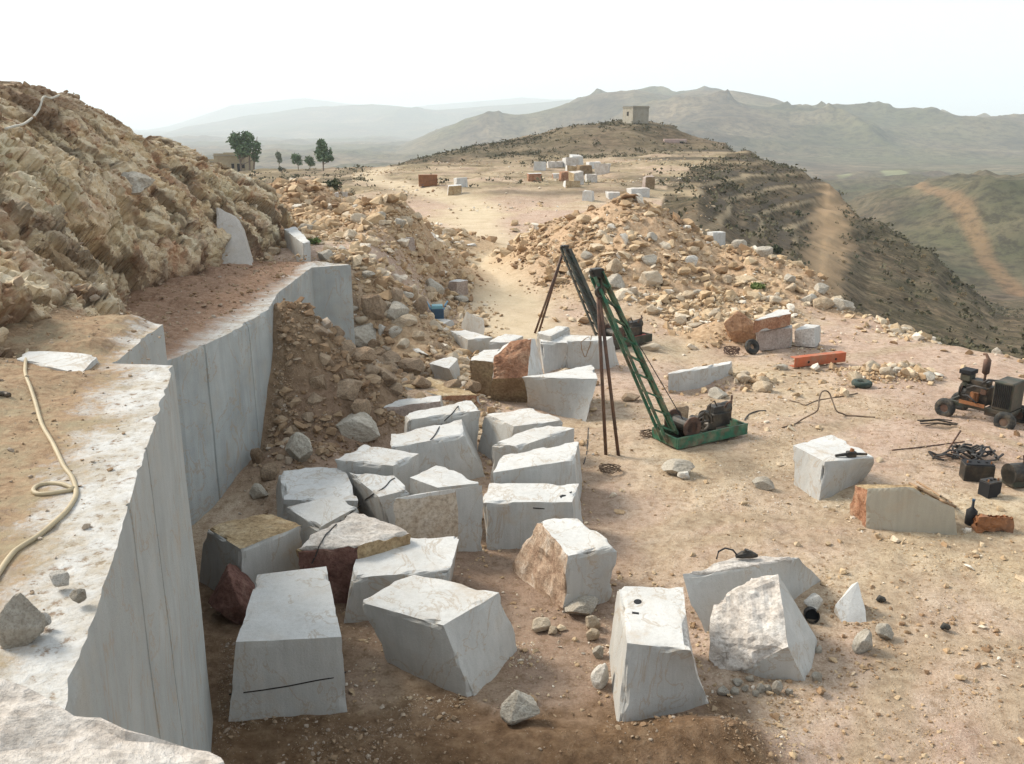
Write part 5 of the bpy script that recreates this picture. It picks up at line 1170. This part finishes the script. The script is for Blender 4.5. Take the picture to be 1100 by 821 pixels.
# ------------------------------------------------------------------ machines
def frame_of(a, b):                       # local x runs from a to b on the ground
    a = Vector(a); b = Vector(b); return math.atan2(b.y-a.y, b.x-a.x)
def derrick(A, Bp, tip, feet, width, boomw, mats, label, eng=True):
    """A, Bp: ends of the base frame on the ground; tip: head of boom and legs"""
    A = Vector(A); Bp = Vector(Bp); rz = frame_of(A, Bp); L = (Bp-A).length; A.z = min(A.z, Bp.z)
    e = empty('winch_derrick', A, rz); tag(e, label, 'derrick')
    loc = lambda p: (Matrix.Rotation(-rz, 3, 'Z') @ (Vector(p)-A))
    g, d, pp = MAT[mats[0]], MAT['darkmetal'], MAT['pipe']
    m = MB(); w = width
    for y in (0, w): m.box((L/2, y, .20), (L, .05, .30))
    for x in (.02, L*.36, L-.02): m.box((x, w/2, .20), (.06, w-.054, .26))
    m.build('base_frame', g, e, bevel=.006); MB().box((L/2, w/2, .055), (L-.06, w-.06, .03)).build('tray_floor', d, e)
    tp = loc(tip); foot = Vector((.16, w*.5, .22)); ax = (tp-foot); n = ax.normalized(); side = n.cross(Vector((0, 1, 0))).normalized(); yv = Vector((0, 1, 0))
    bw, bh = boomw, boomw*.62
    def boom_pt(t, sx, sy): return foot+ax*t+side*(sx*bw/2*(1-.35*t))+yv*(sy*bh/2*(1-.3*t))
    m = MB()
    for sy in (-1, 1):
        m.bar(boom_pt(0, 1, sy), boom_pt(1, 1, sy), .07); m.bar(boom_pt(0, -1, sy), boom_pt(1, -1, sy), .055)
    m.build('boom', g, e, bevel=.005)
    m = MB(); K = 9
    qs = [boom_pt(0, -1, -1), boom_pt(1, -1, -1), boom_pt(1, -1, 1), boom_pt(0, -1, 1)]
    m.bar((qs[0]+qs[3])/2, (qs[1]+qs[2])/2, bh*1.5, .03); m.build('side_plate', g, e)
    m = MB()
    for k in range(K):
        t0, t1 = k/K+.01, (k+1)/K-.01
        for sy in (-1, 1): m.bar(boom_pt(t0, -1, sy), boom_pt(t1, 1, sy), .025, .045)
        m.bar(boom_pt(t0, -1, -1), boom_pt(t0, -1, 1), .03)
    m.build('lattice', g, e)
    for f in feet:
        f = loc(f); r_ = .045
        MB().tube([f, f+(tp-f)*.5, tp+Vector((0, 0, .04))], r_, 10).build('leg', pp, e, smooth=True)
    MB().box(tp+Vector((0, 0, .02)), (.26, .22, .22)).tube([tp+Vector((-.2, 0, .06)), tp+Vector((.2, 0, .06))], .05, 8).build('head', d, e, bevel=.01)
    pq = MB().torus(tp+Vector((.03, -.12, -.42)), .12, .035, (0, 1, 0), 20, 8).box(tp+Vector((.03, -.12, -.22)), (.05, .09, .24)).build('pulley', d, e)
    MB().tube([tp+Vector((.03, -.12, -.3)), boom_pt(.5, -1.6, -1), Vector((L*.25, w*.45, .55))], .012, 6).build('hoist_rope', MAT['cable'], e)
    # winch drum
    x0 = L*.24; m = MB().tube([(x0, .1, .5), (x0, w-.1, .5)], .17, 18).build('winch_drum', d, e)
    for yy in (.12, w-.12): MB().tube([(x0, yy-.02, .5), (x0, yy+.02, .5)], .29, 22).build('flange', MAT['pipe'], m)
    MB().torus((L*.42, w*.2, .56), .24, .035, (0, 1, 0), 22, 8).box((L*.42, w*.2, .56), (.44, .03, .05)).box((L*.42, w*.2, .56), (.05, .03, .44)).build('gear_wheel', d, e)
    for i, (cx_, cy_, r_) in enumerate(((.33, .75, .13), (.50, .72, .16), (.56, .35, .12))):
        MB().tube([(L*cx_, w*cy_-.16, .38), (L*cx_, w*cy_+.14, .38)], r_, 14).box((L*cx_, w*cy_, .2), (.3, .26, .25)).build('gearbox', d, e)
    MB().tube([(L*.3, .2, .62), (L*.36, .02, .78), (L*.33, -.06, .95)], .02, 8).build('lever', d, e)
    if eng:
        x1 = L*.72; q = MB().box((x1, w*.5, .48), (.62, .46, .36)).box((x1+.02, w*.5, .74), (.50, .34, .18), taper=.85).tube([(x1-.1, w*.5, .66), (x1+.42, w*.5, .72)], .17, 14).build('engine', d, e, bevel=.012)
        MB().tube([(x1-.42, w*.5, .5), (x1-.34, w*.5, .5)], .24, 22).build('flywheel', d, q); MB().tube([(x1+.1, w*.3, .8), (x1+.12, w*.22, .95), (x1+.25, w*.2, .98)], .03, 8).build('exhaust', MAT['pipe'], q)
        MB().tube([(x1-.40, w*.3, .6), (x1-.42, w*.3, .98), (x1-.28, w*.3, 1.04), (x1-.18, w*.3, .88)], .022, 8).build('crank_handle', d, e)
        MB().tube([(L-.06, w*.6, .3), (L-.05, w*.6, .98)], .028, 8).build('post', MAT['pipe'], e)
    return e
yb = atz(727, 485, 0); ye = atz(802, 468, 0)
derrick(yb, ye, aty(641, 294, 21.0), [atz(651, 491, -.05), atz(664.5, 491, -.05)], 1.0, .38, ('green',), 'green winch derrick with two brown pole legs and an engine in its base tray')
derrick(atz(655, 377, 0), atz(700, 368, 0), aty(606.5, 267, 35.0), [atz(574.5, 358, 0), atz(579, 356.5, 0)], .9, .42, ('darkgreen',), 'darker derrick behind the green one, its legs splayed left to the road', eng=True)
q = MB().box((0, 0, .17), (.85, .30, .20)).build('toolbox', MAT['red'], None, loc=Vector(atz(684, 368.5, 0)), bevel=.02); q.rotation_euler = (0, 0, .35); tag(q, 'small red steel box on the ground by the far derrick base', 'toolbox')
MB().box((0, 0, .285), (.80, .24, .03)).build('lid', MAT['red'], q, bevel=.008)
# wheeled compressor
a = Vector(atz(1014, 443, 0)); b = Vector(atz(1080, 459, 0)); rz = frame_of(a, b); L = (b-a).length
a.z = min(ground_z(a.x, a.y), ground_z(b.x, b.y), ground_z(a.x-math.sin(rz), a.y+math.cos(rz)))-.03
e = empty('engine_trolley', a, rz); tag(e, 'dark wheeled engine set with an upright exhaust at the right edge of the yard', 'engine')
w = .95; k = L/2.0
m = MB()
for y in (0.12, w-.12): m.box((L*.52, y, .46), (L*1.05, .07, .12))
for x in (.05, L*.5, L*1.0): m.box((x, w/2, .46), (.07, w-.30, .10))
m.build('chassis', MAT['darkgreen'], e, bevel=.008)
for x, y in ((.02, -.02), (.02, w+.02), (L*.98, -.02), (L*.98, w+.02)):
    t = MB().torus((x, y, .28), .19, .10, (0, 1, 0), 26, 10, .95).build('wheel', MAT['rubber'], e, smooth=True); MB().tube([(x, y-.07, .28), (x, y+.07, .28)], .12, 16).build('rim', MAT['pipe'], t)
MB().box((L*.42, w/2, .78), (.62, .44, .50)).box((L*.42, w/2, 1.1), (.46, .36, .16)).tube([(L*.25, w/2, .72), (L*.14, w/2, .72)], .2, 16).build('engine_block', MAT['darkmetal'], e, bevel=.015)
q = MB().box((L*.20, w*.45, 1.20), (.30, .34, .22)).build('air_filter', MAT['darkgreen'], e, bevel=.03); MB().box((L*.20, w*.45, 1.37), (.36, .40, .12)).build('lid', MAT['black'], q, bevel=.01)
MB().tube([(L*.2, w*.45, .95), (L*.2, w*.45, 1.15)], .13, 14).build('intake', MAT['darkgreen'], e)
q = MB().tube([(L*.46, w*.5, 1.15), (L*.46, w*.5, 1.36)], .035, 10).build('exhaust_pipe', MAT['pipe'], e)
MB().tube([(L*.46, w*.5, 1.36), (L*.46, w*.5, 1.40), (L*.46, w*.5, 1.78), (L*.46, w*.5, 1.83), (L*.46-.05, w*.5, 1.93), (L*.46-.13, w*.5, 1.93)], [.05, .10, .10, .05, .04, .04], 14).build('muffler', MAT['pipe'], q, smooth=True)
q = MB().box((L*.86, w/2, .93), (.52, .78, .82)).build('radiator', MAT['darkgreen'], e, bevel=.03); m = MB()
for i in range(9): m.box((L*.86-.20+i*.05, -.01+w/2-.39, .95), (.018, .03, .66))
m.build('grille', MAT['black'], q)
for i, (pa_, pb_, r2) in enumerate((((.30, .1, .95), (.62, .05, 1.05), .03), ((.36, .85, .9), (.66, .8, 1.2), .025), ((.22, .2, .7), (.5, -.02, .62), .022), ((.5, .2, 1.15), (.72, .3, 1.28), .03))):
    A_, B_ = Vector((L*pa_[0], w*pa_[1], pa_[2])), Vector((L*pb_[0], w*pb_[1], pb_[2])); MB().tube([A_, A_*.6+B_*.4+Vector((0, -.05, .10)), A_*.3+B_*.7+Vector((0, -.04, .06)), B_], r2, 8).build('hose', MAT['cable'], e, smooth=True)
q = MB().tube([(L*.16, w*.5, .80), (L*.12, w*.5, .80)], .20, 20).build('flywheel', MAT['pipe'], e); MB().torus((L*.13, w*.5, .80), .20, .025, (1, 0, 0), 24, 8).build('belt', MAT['rubber'], q)
MB().box((L*.40, w*.24, .72), (.22, .12, .26)).tube([(L*.40, w*.17, .62), (L*.40, w*.17, .86)], .06, 10).build('pump', MAT['rustmetal'], e, bevel=.01); MB().box((L*.53, w*.28, .92), (.16, .10, .20)).build('filter', MAT['pipe'], e, bevel=.015)
MB().box((L*.42, w*.02, .56), (.7, .02, .10)).build('side_panel', MAT['rustmetal'], e)
MB().box((L*.80, w*.5, .40), (.66, .70, .22)).build('fuel_tank', MAT['darkmetal'], e, bevel=.02)
MB().tube([(0, w*.5, .46), (-.42, w*.5, .25)], .03, 8).build('drawbar', MAT['pipe'], e)
# blue box machine by the road
p = Vector(hit(470, 344)); k = depth(p)/F
e = empty('box_machine', p, .1); tag(e, 'small dark blue box machine with two raised light blue handles beside the rubble', 'machine'); s = 14*k
MB().box((0, .25, .2), (s, .5, .52)).build('body', MAT['blue'], e, bevel=.03); MB().box((0, .25, .53), (s*.92, .46, .14), taper=.9).build('lid', MAT['teal'], e, bevel=.02)
for sx in (-1, 1): MB().tube([(sx*s*.5, .2, .42), (sx*s*.62, .15, .60), (sx*s*.80, .1, .78)], [.05, .045, .035], 8).build('handle', MAT['lightblue'], e)
MB().box((0, .25, -.1), (s*1.05, .55, .10)).build('base', MAT['black'], e)
# rust brown tank on the plateau with a blue drum beside it
p = Vector(hit(460, 200.5)); k = depth(p)/F; e = empty('storage_container', p, .12); tag(e, 'rust brown storage container on the plateau beside the road', 'container')
w_, h_ = 20*k, 11.5*k; MB().box((0, w_*.25, h_/2), (w_, w_*.5, h_)).build('body', MAT['rustmetal'], e, bevel=.03); m = MB()
for i in range(9): m.box((-w_*.47+i*w_*.94/8, -.02, h_/2), (.06, .06, h_*.9))
m.build('ribs', MAT['rustmetal'], e); MB().box((0, w_*.25, h_+.04), (w_*1.02, w_*.52, .08)).build('roof', MAT['rustmetal'], e)
p = Vector(hit(455, 201)); q = MB().tube([(0, -.6, 0), (0, -.6, 5*k*1.1)], [1.6*k, 1.6*k], 16).build('drum', MAT['blue'], None, loc=p); tag(q, 'blue drum standing against the rust brown container', 'drum'); MB().torus((0, -.6, 5*k*.55), 1.62*k, .04, (0, 0, 1), 20, 6).build('rib', MAT['blue'], q)
# orange beam, tyres
a = Vector(hit(856, 397)); b = Vector(hit(911, 392)); rz = frame_of(a, b); L = (b-a).length; e = empty('steel_beam', a, rz); tag(e, 'orange painted steel channel beam lying on the pale stones', 'steel beam')
MB().box((L/2, .16, .20), (L, .03, .30)).build('web', MAT['orange'], e, bevel=.004); MB().box((L/2, .28, .36), (L, .27, .025)).box((L/2, .28, .045), (L, .27, .025)).build('flanges', MAT['orange'], e)
for x in (.27, .8): MB().tube([(L*x, .135, .17), (L*x, .155, .17)], .045, 12).build('bolt_hole', MAT['black'], e)
p = Vector(hit(928, 417)); q = MB().torus((0, .2, .10), .225, .095, (0, 0, 1), 32, 12, .95).build('tyre', MAT['tyregreen'], None, loc=p, smooth=True); tag(q, 'green black tyre lying flat on the yard near the orange beam', 'tyre')
p = Vector(hit(808, 381)); q = MB().torus((0, .1, .28), .20, .10, (.35, -.85, .45), 32, 12, .95).build('tyre', MAT['rubber'], None, loc=p, smooth=True); tag(q, 'black tyre leaning against stones below the orange boulder', 'tyre')
# scrap near the right edge
def box_thing(u, v, dims, mat, name, label, cat, yaw=.2, lid=None, extra=None, lidname='lid'):
    p = Vector(hit(u, v)); e = MB().box((0, dims[1]/2, dims[2]/2), dims).build(name, MAT[mat], None, loc=p, bevel=.012); e.rotation_euler = (0, 0, yaw); tag(e, label, cat)
    if lid: MB().box((0, dims[1]/2, dims[2]+.012), (dims[0]*.96, dims[1]*.96, .03)).build(lidname, MAT[lid], e, bevel=.004)
    if extra: extra(e, dims)
    return e
def caps(e, d):
    for i in range(3): MB().tube([(-d[0]*.28+i*d[0]*.28, d[1]*.5, d[2]+.028), (-d[0]*.28+i*d[0]*.28, d[1]*.5, d[2]+.055)], .03, 10).build('cap', MAT['black'], e)
    for s in (-1, 1): MB().tube([(s*d[0]*.4, d[1]*.3, d[2]+.02), (s*d[0]*.4, d[1]*.3, d[2]+.08)], .018, 8).build('terminal', MAT['rustmetal'], e)
box_thing(1051, 518, (.66, .36, .40), 'darkmetal', 'battery', 'large black battery box among the scrap at the right edge', 'battery', -.15, 'black', caps)
box_thing(1068, 535, (.36, .30, .34), 'black', 'battery', 'smaller black battery box in front of the large one', 'battery', .35, 'darkmetal', caps)
p = np.array(hit(1069, 573)); rq = np.random.default_rng(4)
pts = [Vector(p+np.array([sx*.36+rq.uniform(-.05, .05), .17+sy*.17+rq.uniform(-.04, .04), z_])) for sx in (-1, 1) for sy in (-1, 1) for z_ in (0, .32+rq.uniform(-.07, .05))]
o = hull('tin_box', pts, [MAT['rustmetal']], lambda f: 0, 21, (0,), sub=.09); tag(o, 'crumpled rusty tin box below the batteries', 'tin box')
p = Vector(hit(1042, 563)); q = MB().tube([(0, 0, 0), (0, 0, .02), (0, 0, .30), (0, 0, .38), (0, 0, .52)], [.10, .11, .11, .03, .025], 14).build('bottle', MAT['black'], None, loc=p, smooth=True); tag(q, 'black bottle standing between the long slab and the tin box', 'bottle'); MB().tube([(0, 0, .52), (0, 0, .56)], .032, 10).build('cap', MAT['blue'], q)
p = Vector(hit(1100, 526)); e = empty('pump', p, .2); tag(e, 'dark pump cut by the right edge of the photo', 'pump'); MB().box((0, .25, .22), (.5, .4, .4)).build('body', MAT['darkgreen'], e, bevel=.03); MB().tube([(-.25, .25, .3), (.25, .25, .3)], .24, 18).build('motor', MAT['darkmetal'], e); MB().tube([(.1, .25, .45), (.1, .25, .7), (.3, .2, .75)], .05, 10).build('outlet', MAT['pipe'], e)
p = Vector(hit(1044, 500)); e = empty('scrap_heap', p, .1); tag(e, 'tangle of dark hoses and scrap behind the large battery', 'scrap'); r = random.Random(5)
for nm, mt, n in (('hose', 'cable', 7), ('bar', 'pipe', 4)):
    for i in range(n):
        x0, y0 = r.uniform(-.6, .5), r.uniform(0, .6); 
        if nm == 'bar': MB().tube([(x0, y0, .05), (x0+r.uniform(-.4, .4), y0+r.uniform(-.2, .3), r.uniform(.1, .75))], .022, 8).build(nm, MAT[mt], e)
        else: MB().tube([(x0+.28*math.cos(t*.7+i)*(1+.05*t), y0+.2*math.sin(t*.7+i), .06+.22*abs(math.sin(t*.9+i))) for t in range(12)], .028, 8).build(nm, MAT[mt], e)
def fallen(u, v, label, n, L, mat, name, cat, yaw, part):
    p = Vector(hit(u, v)); e = empty(name, p, yaw); tag(e, label, cat); r = random.Random(int(u))
    for i in range(n): MB().tube([(r.uniform(-.1, .1), r.uniform(-.12, .12), .05+.03*i), (L*.5, r.uniform(-.1, .1), .09+.03*i), (L*r.uniform(.8, 1.05), r.uniform(-.15, .15), .04+.02*i)], .018, 7).build(part, MAT[mat], e)
    return e
fallen(990, 458, 'dark flattened scrap lying on the dirt left of the wheeled engine', 5, .9, 'darkmetal', 'scrap_pile', 'scrap', .05, 'strip')
fallen(1002, 494, 'thin rods lying on the yard behind the lone tilted block', 3, .7, 'pipe', 'rod_bundle', 'rods', .1, 'rod')
p = Vector(hit(787, 384)); e = empty('wire_tangle', p, 0); tag(e, 'rusty wire tangle beside the leaning tyre', 'wire'); r = random.Random(8)
for i in range(7): MB().tube([(.32*math.cos(t*.75+i*.9)*r.uniform(.8, 1), .22+.2*math.sin(t*.75+i*.9), .05+.28*abs(math.sin(t*.5+i))) for t in range(11)], .014, 6).build('coil', MAT['pipe'], e)
for u, v, lab, sd in ((655, 508, 'wire tangle on the dirt at the feet of the green derrick legs', 3), (698, 470, 'wire tangle just left of the green derrick base', 4)):
    p = Vector(hit(u, v)); e = empty('wire_tangle', p, 0); tag(e, lab, 'wire'); r = random.Random(sd)
    for i in range(6): MB().tube([(.26*math.cos(t*.75+i*.9)*r.uniform(.8, 1.1), .16*math.sin(t*.75+i*.9), .03+.14*abs(math.sin(t*.5+i))) for t in range(11)], .010, 6).build('coil', MAT['browncable'], e)
# black pipe end
p = Vector(hit(874, 673)); e = empty('pipe_end', p+Vector((0, .1, .10)), 0); tag(e, 'black open pipe end sticking out by the rough pale boulder', 'pipe'); bm_ = MB(); R = .12
pa, pb = Vector((0, 0, .03)), Vector((.08, .30, -.10)); n_ = 22
bm_.tube([pa, pb], R, n_, cap=False); bm_.tube([pb, pa], R*.86, n_, cap=False)
bm_.build('pipe_wall', MAT['black'], e); MB().tube([pa+(pb-pa)*.5, pa+(pb-pa)*.53], R*.85, n_).build('plug', MAT['black'], e)
for u, v, lab in ((942, 647, 'small black lump of rubber right of the pyramid offcut'), (1011, 677, 'small black scrap lying alone on the open dirt at right')):
    p = Vector(hit(u, v)); q = MB().tube([(0, 0, .03), (.05, .02, .07), (.11, .0, .05), (.16, .04, .02)], [.03, .06, .05, .02], 9).build('rubber_scrap', MAT['rubber'], None, loc=p, smooth=True); tag(q, lab, 'scrap')
# ------------------------------------------------------------------ everything on top of the blocks: find surfaces by casting from the camera position
bpy.context.view_layer.update()
Vs, Fs, off = [], [], 0
for o in bpy.data.objects:
    if o.type == 'MESH' and (o.name.startswith(('marble_block', 'quarry_wall', 'cliff')) or (o.name.startswith('rock') and 'boulder' in o.get('label', ''))):
        Vs += [o.matrix_world @ v.co for v in o.data.vertices]; Fs += [tuple(i+off for i in p_.vertices) for p_ in o.data.polygons]; off = len(Vs)
BV = BVHTree.FromPolygons(Vs, Fs)
def surf(u, v):
    d = Vector(ray(u, v)); d.normalize(); g = Vector(hit(u, v)); h = BV.ray_cast(Vector(CAM), d)
    if h[0] is not None and (h[0]-Vector(CAM)).length < (g-Vector(CAM)).length: return h[0]
    return g
def smooth_path(P, n=5):
    out = []; P = [P[0]]+list(P)+[P[-1]]
    for i in range(1, len(P)-2):
        a, b, c, d = P[i-1], P[i], P[i+1], P[i+2]
        for k in range(n):
            t = k/n; out.append(.5*((2*b)+(c-a)*t+(2*a-5*b+4*c-d)*t*t+(3*b-a-3*c+d)*t**3))
    out.append(P[-2]); return out
def lay(px, r, mat, name, label, cat, lift=None, per=9, group=None, up=0.0):
    P = []
    for (u0, v0), (u1, v1) in zip(px, px[1:]):
        m = max(1, int(math.hypot(u1-u0, v1-v0)/per))
        for k in range(m): P.append(surf(u0+(u1-u0)*k/m, v0+(v1-v0)*k/m))
    P.append(surf(*px[-1])); P = [p+Vector((0, -up*.5, r*.7+up)) for p in P]
    if lift:
        for i, dz in lift.items():
            q = surf(*px[i])+Vector((0, 0, r)); j = min(range(len(P)), key=lambda k: (P[k]-q).length)
            for k in range(len(P)):
                if abs(k-j) < 4: P[k] = P[k]+Vector((0, 0, dz*(1-abs(k-j)/4)))
    m = MB().tube(smooth_path(P, 3), r, 8).build(name, MAT[mat], smooth=True); return tag(m, label, cat, group)
lay([(29.5,377),(27,400),(38,433),(45,457),(56,476),(69.5,503.6),(78,515),(82,532),(74,548),(60,562),(41,578),(25,588),(13.6,597),(0,616),(-14,640)], .020, 'hose', 'hose', 'long yellowed hose snaking down the dusty bench at left', 'hose', per=14)
lay([(80,527),(68,522),(54.5,521),(42,523),(36,528),(40,532),(52,532),(63,530.5),(79,528)], .019, 'hose', 'hose', 'short loop of yellowed hose on the bench beside the long one', 'hose', per=12)
lay([(11,151),(30,144.5),(40,136),(46,127),(50.5,114.5),(58,116),(67,112)], .03, 'rope', 'rope', 'pale rope hanging near the top of the cliff', 'rope', per=9, up=.22)
lay([(-6,426),(4,425),(10,427)], .03, 'darkmetal', 'rod', 'dark rod lying on the bench at the left edge', 'rod')
lay([(499,430.5),(492,437),(485,445.5),(478,452),(471.5,460),(467,468),(462.5,473)], .014, 'cable', 'cable', 'black cable laid over the two large cable crossed blocks', 'cable', per=5)
lay([(424,514),(419,517),(415,522),(410,526),(401.5,531),(393,537),(387,544),(376,552),(361,564),(350,575),(343,587),(339,598),(335,606)], .012, 'cable', 'cable', 'thin cable curling over the small blocks down to the dark red front', 'cable', per=5)
lay([(632,460),(631,475),(630,488),(627,499)], .012, 'cable', 'cable', 'thin wire hanging down at the right end of the wide rear block', 'cable', per=5)
lay([(840,460),(851,457),(861,453),(868,453.5),(877,454),(878,448),(881,443),(888,441),(898,449),(905,447),(920,447.5),(940,449)], .022, 'browncable', 'hose', 'dusty hose rising in a loop on the yard behind the lone block', 'hose', lift={5:.18, 6:.32, 7:.22}, per=5)
lay([(848,431),(858,433),(865,436),(874,432),(881,430),(900,427),(921,423)], .018, 'browncable', 'hose', 'thin dusty hose running towards the flat tyre', 'hose', per=6)
lay([(800,452),(803,447),(808,444),(815,442),(823,442)], .02, 'cable', 'cable', 'short black cable trailing right from the green derrick base', 'cable', per=5)
lay([(958,484),(980,482),(1000,479.5),(1020,477),(1036,475)], .018, 'pipe', 'rod', 'long thin rod on the dirt between the lone block and the scrap', 'rod', per=8)
lay([(977,520),(990,527),(1003,534),(1016,541),(1026,545)], .03, 'wood', 'stick', 'wooden pole lying down the sloping end of the long beige slab', 'stick', per=6)
lay([(985,518),(998,526),(1010,534),(1022,541)], .024, 'wood', 'stick', 'thinner wooden pole beside the one on the sloping end of the slab', 'stick', per=6)
# twigs hanging over the long rear block
for i, px in enumerate(([(636,360.5),(629,364),(624,368)], [(624,367),(625,376),(628,384)], [(635,361),(634,371),(629,384)])):
    lay(px, .012, 'wood', 'twig', ('bent dry twig over the top edge of the long rear block', 'dry twig hanging left on the front of the long rear block', 'dry twig hanging right on the front of the long rear block')[i], 'twig', per=3)
def on(u, v, dz=0.0): return surf(u, v)+Vector((0, 0, dz))
# black tool on the lone block, hose and tool on the ragged block
p = on(914, 491); e = empty('rock_drill', p, .1); tag(e, 'black hand drill lying on the lone tilted block', 'drill'); MB().box((0, 0, .07), (.22, .13, .14)).build('body', MAT['darkmetal'], e, bevel=.02)
MB().tube([(-.36, .02, .035), (-.1, 0, .07)], [.03, .04], 9).build('chisel', MAT['darkmetal'], e); MB().tube([(.1, 0, .07), (.38, .02, .045)], [.035, .03], 9).build('handle', MAT['darkmetal'], e); MB().tube([(0, 0, .13), (.02, 0, .20)], .045, 10).build('valve', MAT['rustmetal'], e)
p = on(800, 601); e = empty('hand_drill', p, .1); tag(e, 'black drill with a curled hose on top of the ragged block', 'drill'); MB().tube([(-.16, .02, .05), (-.05, 0, .09), (.10, 0, .09), (.22, .01, .05)], [.03, .07, .07, .03], 10).build('body', MAT['darkmetal'], e); MB().tube([(.0, 0, .08), (.03, 0, .18)], .05, 9).build('valve', MAT['darkmetal'], e)
MB().tube([(-.12, 0, .06), (-.2, .05, .16), (-.34, .06, .20), (-.46, .04, .15), (-.5, .0, .03)], .016, 8).build('hose', MAT['cable'], e, smooth=True)
# marks drilled and painted on blocks (parts of their block)
def mark(block, name, pts, mat, th=.004):
    o = BLK[block]; P = [surf(u, v) for u, v in pts]; c = sum(P, Vector())/len(P); n = (P[1]-P[0]).cross(P[2]-P[0]).normalized(); n = n if n.dot(Vector(CAM)-c) > 0 else -n
    bm = bmesh.new(); A = [bm.verts.new(p+n*th) for p in P]; B = [bm.verts.new(p-n*.02) for p in P]; bm.faces.new(A); bm.faces.new(B[::-1]); k = len(P)
    for i in range(k): bm.faces.new((A[i], B[i], B[(i+1) % k], A[(i+1) % k]))
    bmesh.ops.recalc_face_normals(bm, faces=bm.faces); loc_ = Vector(o.location)
    for v in bm.verts: v.co -= loc_
    me = bpy.data.meshes.new(name); bm.to_mesh(me); bm.free(); me.materials.append(MAT[mat]); return link(bpy.data.objects.new(name, me), o)
mark('holed', 'drill_hole', [(685+4.3*math.cos(t*math.pi/8), 646.6+2.7*math.sin(t*math.pi/8)) for t in range(16)], 'black')
mark('holed', 'slot', [(679,657.3),(686.3,658.2),(686.3,660.3),(679,659.4)], 'black')
mark('cube_front', 'paint_mark', [(601,533),(604,531.6),(608,531.8),(607.5,533.2),(604,534),(602.5,535.6)], 'black')
mark('cube_front', 'paint_mark', [(611.5,529),(614,528),(615,529.4),(613,530.4)], 'black')
mark('cube_front', 'paint_mark', [(572.5,545.2),(578,545.5),(585,546.2),(585,547.1),(577,546.9),(572.5,546.4)], 'cable')
o = BLK['front_left']
fp = [surf(u, v) for u, v in ((246.6,746),(262,744),(285,741),(310,737),(340,731),(358,728),(371.5,722))]
m = MB().tube([p-Vector(o.location) for p in fp], .011, 6).build('crack', MAT['opening'], o)
cam = bpy.data.cameras.new('camera'); cam.sensor_fit = 'HORIZONTAL'; cam.angle = 2*math.atan(550/F); cam.clip_start = .05; cam.clip_end = 40000
co = bpy.data.objects.new('camera', cam); COL.objects.link(co); co.location = (0, 0, H); co.rotation_euler = (math.pi/2-PITCH, 0, 0); SC.camera = co
EL, PHI = math.radians(38), math.radians(26)      # sun low on the left, a little ahead
S = Vector((-math.cos(EL)*math.cos(PHI), math.cos(EL)*math.sin(PHI), math.sin(EL)))
sun = bpy.data.lights.new('sun', 'SUN'); sun.energy = 1.7; sun.angle = math.radians(20); sun.color = (1, .92, .79)
so_ = bpy.data.objects.new('sun', sun); COL.objects.link(so_); so_.rotation_euler = S.to_track_quat('Z', 'Y').to_euler(); so_.location = (-20, 10, 40)
wd = bpy.data.worlds.new('World'); SC.world = wd; wd.use_nodes = True; nt_ = wd.node_tree; nt_.nodes.clear()
sk = nt_.nodes.new('ShaderNodeTexSky'); sk.sky_type = 'NISHITA'; sk.sun_disc = False; sk.sun_elevation = EL; sk.sun_rotation = math.atan2(S.x, S.y); sk.altitude = 900
sk.air_density = 1.0; sk.dust_density = 2.0; sk.ozone_density = 1.0
bg = nt_.nodes.new('ShaderNodeBackground'); bg.inputs[1].default_value = .095; wo = nt_.nodes.new('ShaderNodeOutputWorld')
hs = nt_.nodes.new('ShaderNodeHueSaturation'); hs.inputs['Saturation'].default_value = .5; nt_.links.new(sk.outputs[0], hs.inputs['Color']); mx = nt_.nodes.new('ShaderNodeMix'); mx.data_type = 'RGBA'; mx.inputs[0].default_value = .7; mx.inputs[7].default_value = (2.8, 3.02, 3.08, 1)   # veiled sky: the blue dome thinned by an even haze
nt_.links.new(hs.outputs[0], mx.inputs[6]); nt_.links.new(mx.outputs[2], bg.inputs[0]); nt_.links.new(bg.outputs[0], wo.inputs[0])
SC.view_settings.view_transform = 'Standard'; SC.view_settings.look = 'None'; SC.view_settings.exposure = EXPO; SC.view_settings.gamma = 1; SC.view_settings.use_curve_mapping = False
if HAZE:
    me = MB().box((0, 0, 0), (30000, 30000, 700)).build('haze', MAT['rock']); me.location = (0, 0, 700/2-140)
    m = bpy.data.materials.new('haze_air'); m.use_nodes = True; n = m.node_tree; n.nodes.clear(); pv = n.nodes.new('ShaderNodeVolumePrincipled'); ot = n.nodes.new('ShaderNodeOutputMaterial')
    pv.inputs['Color'].default_value = (.86, .94, 1.0, 1); pv.inputs['Density'].default_value = HAZE; pv.inputs['Anisotropy'].default_value = .1
    n.links.new(pv.outputs[0], ot.inputs['Volume']); me.data.materials.clear(); me.data.materials.append(m); me['kind'] = 'stuff'
    SC.cycles.volume_bounces = 3
SC.cycles.use_denoising = True; SC.cycles.denoising_prefilter = 'NONE'; SC.cycles.denoising_input_passes = 'RGB_ALBEDO_NORMAL'; SC.cycles.max_bounces = 8; SC.cycles.diffuse_bounces = 4
SC.cycles.use_adaptive_sampling = True
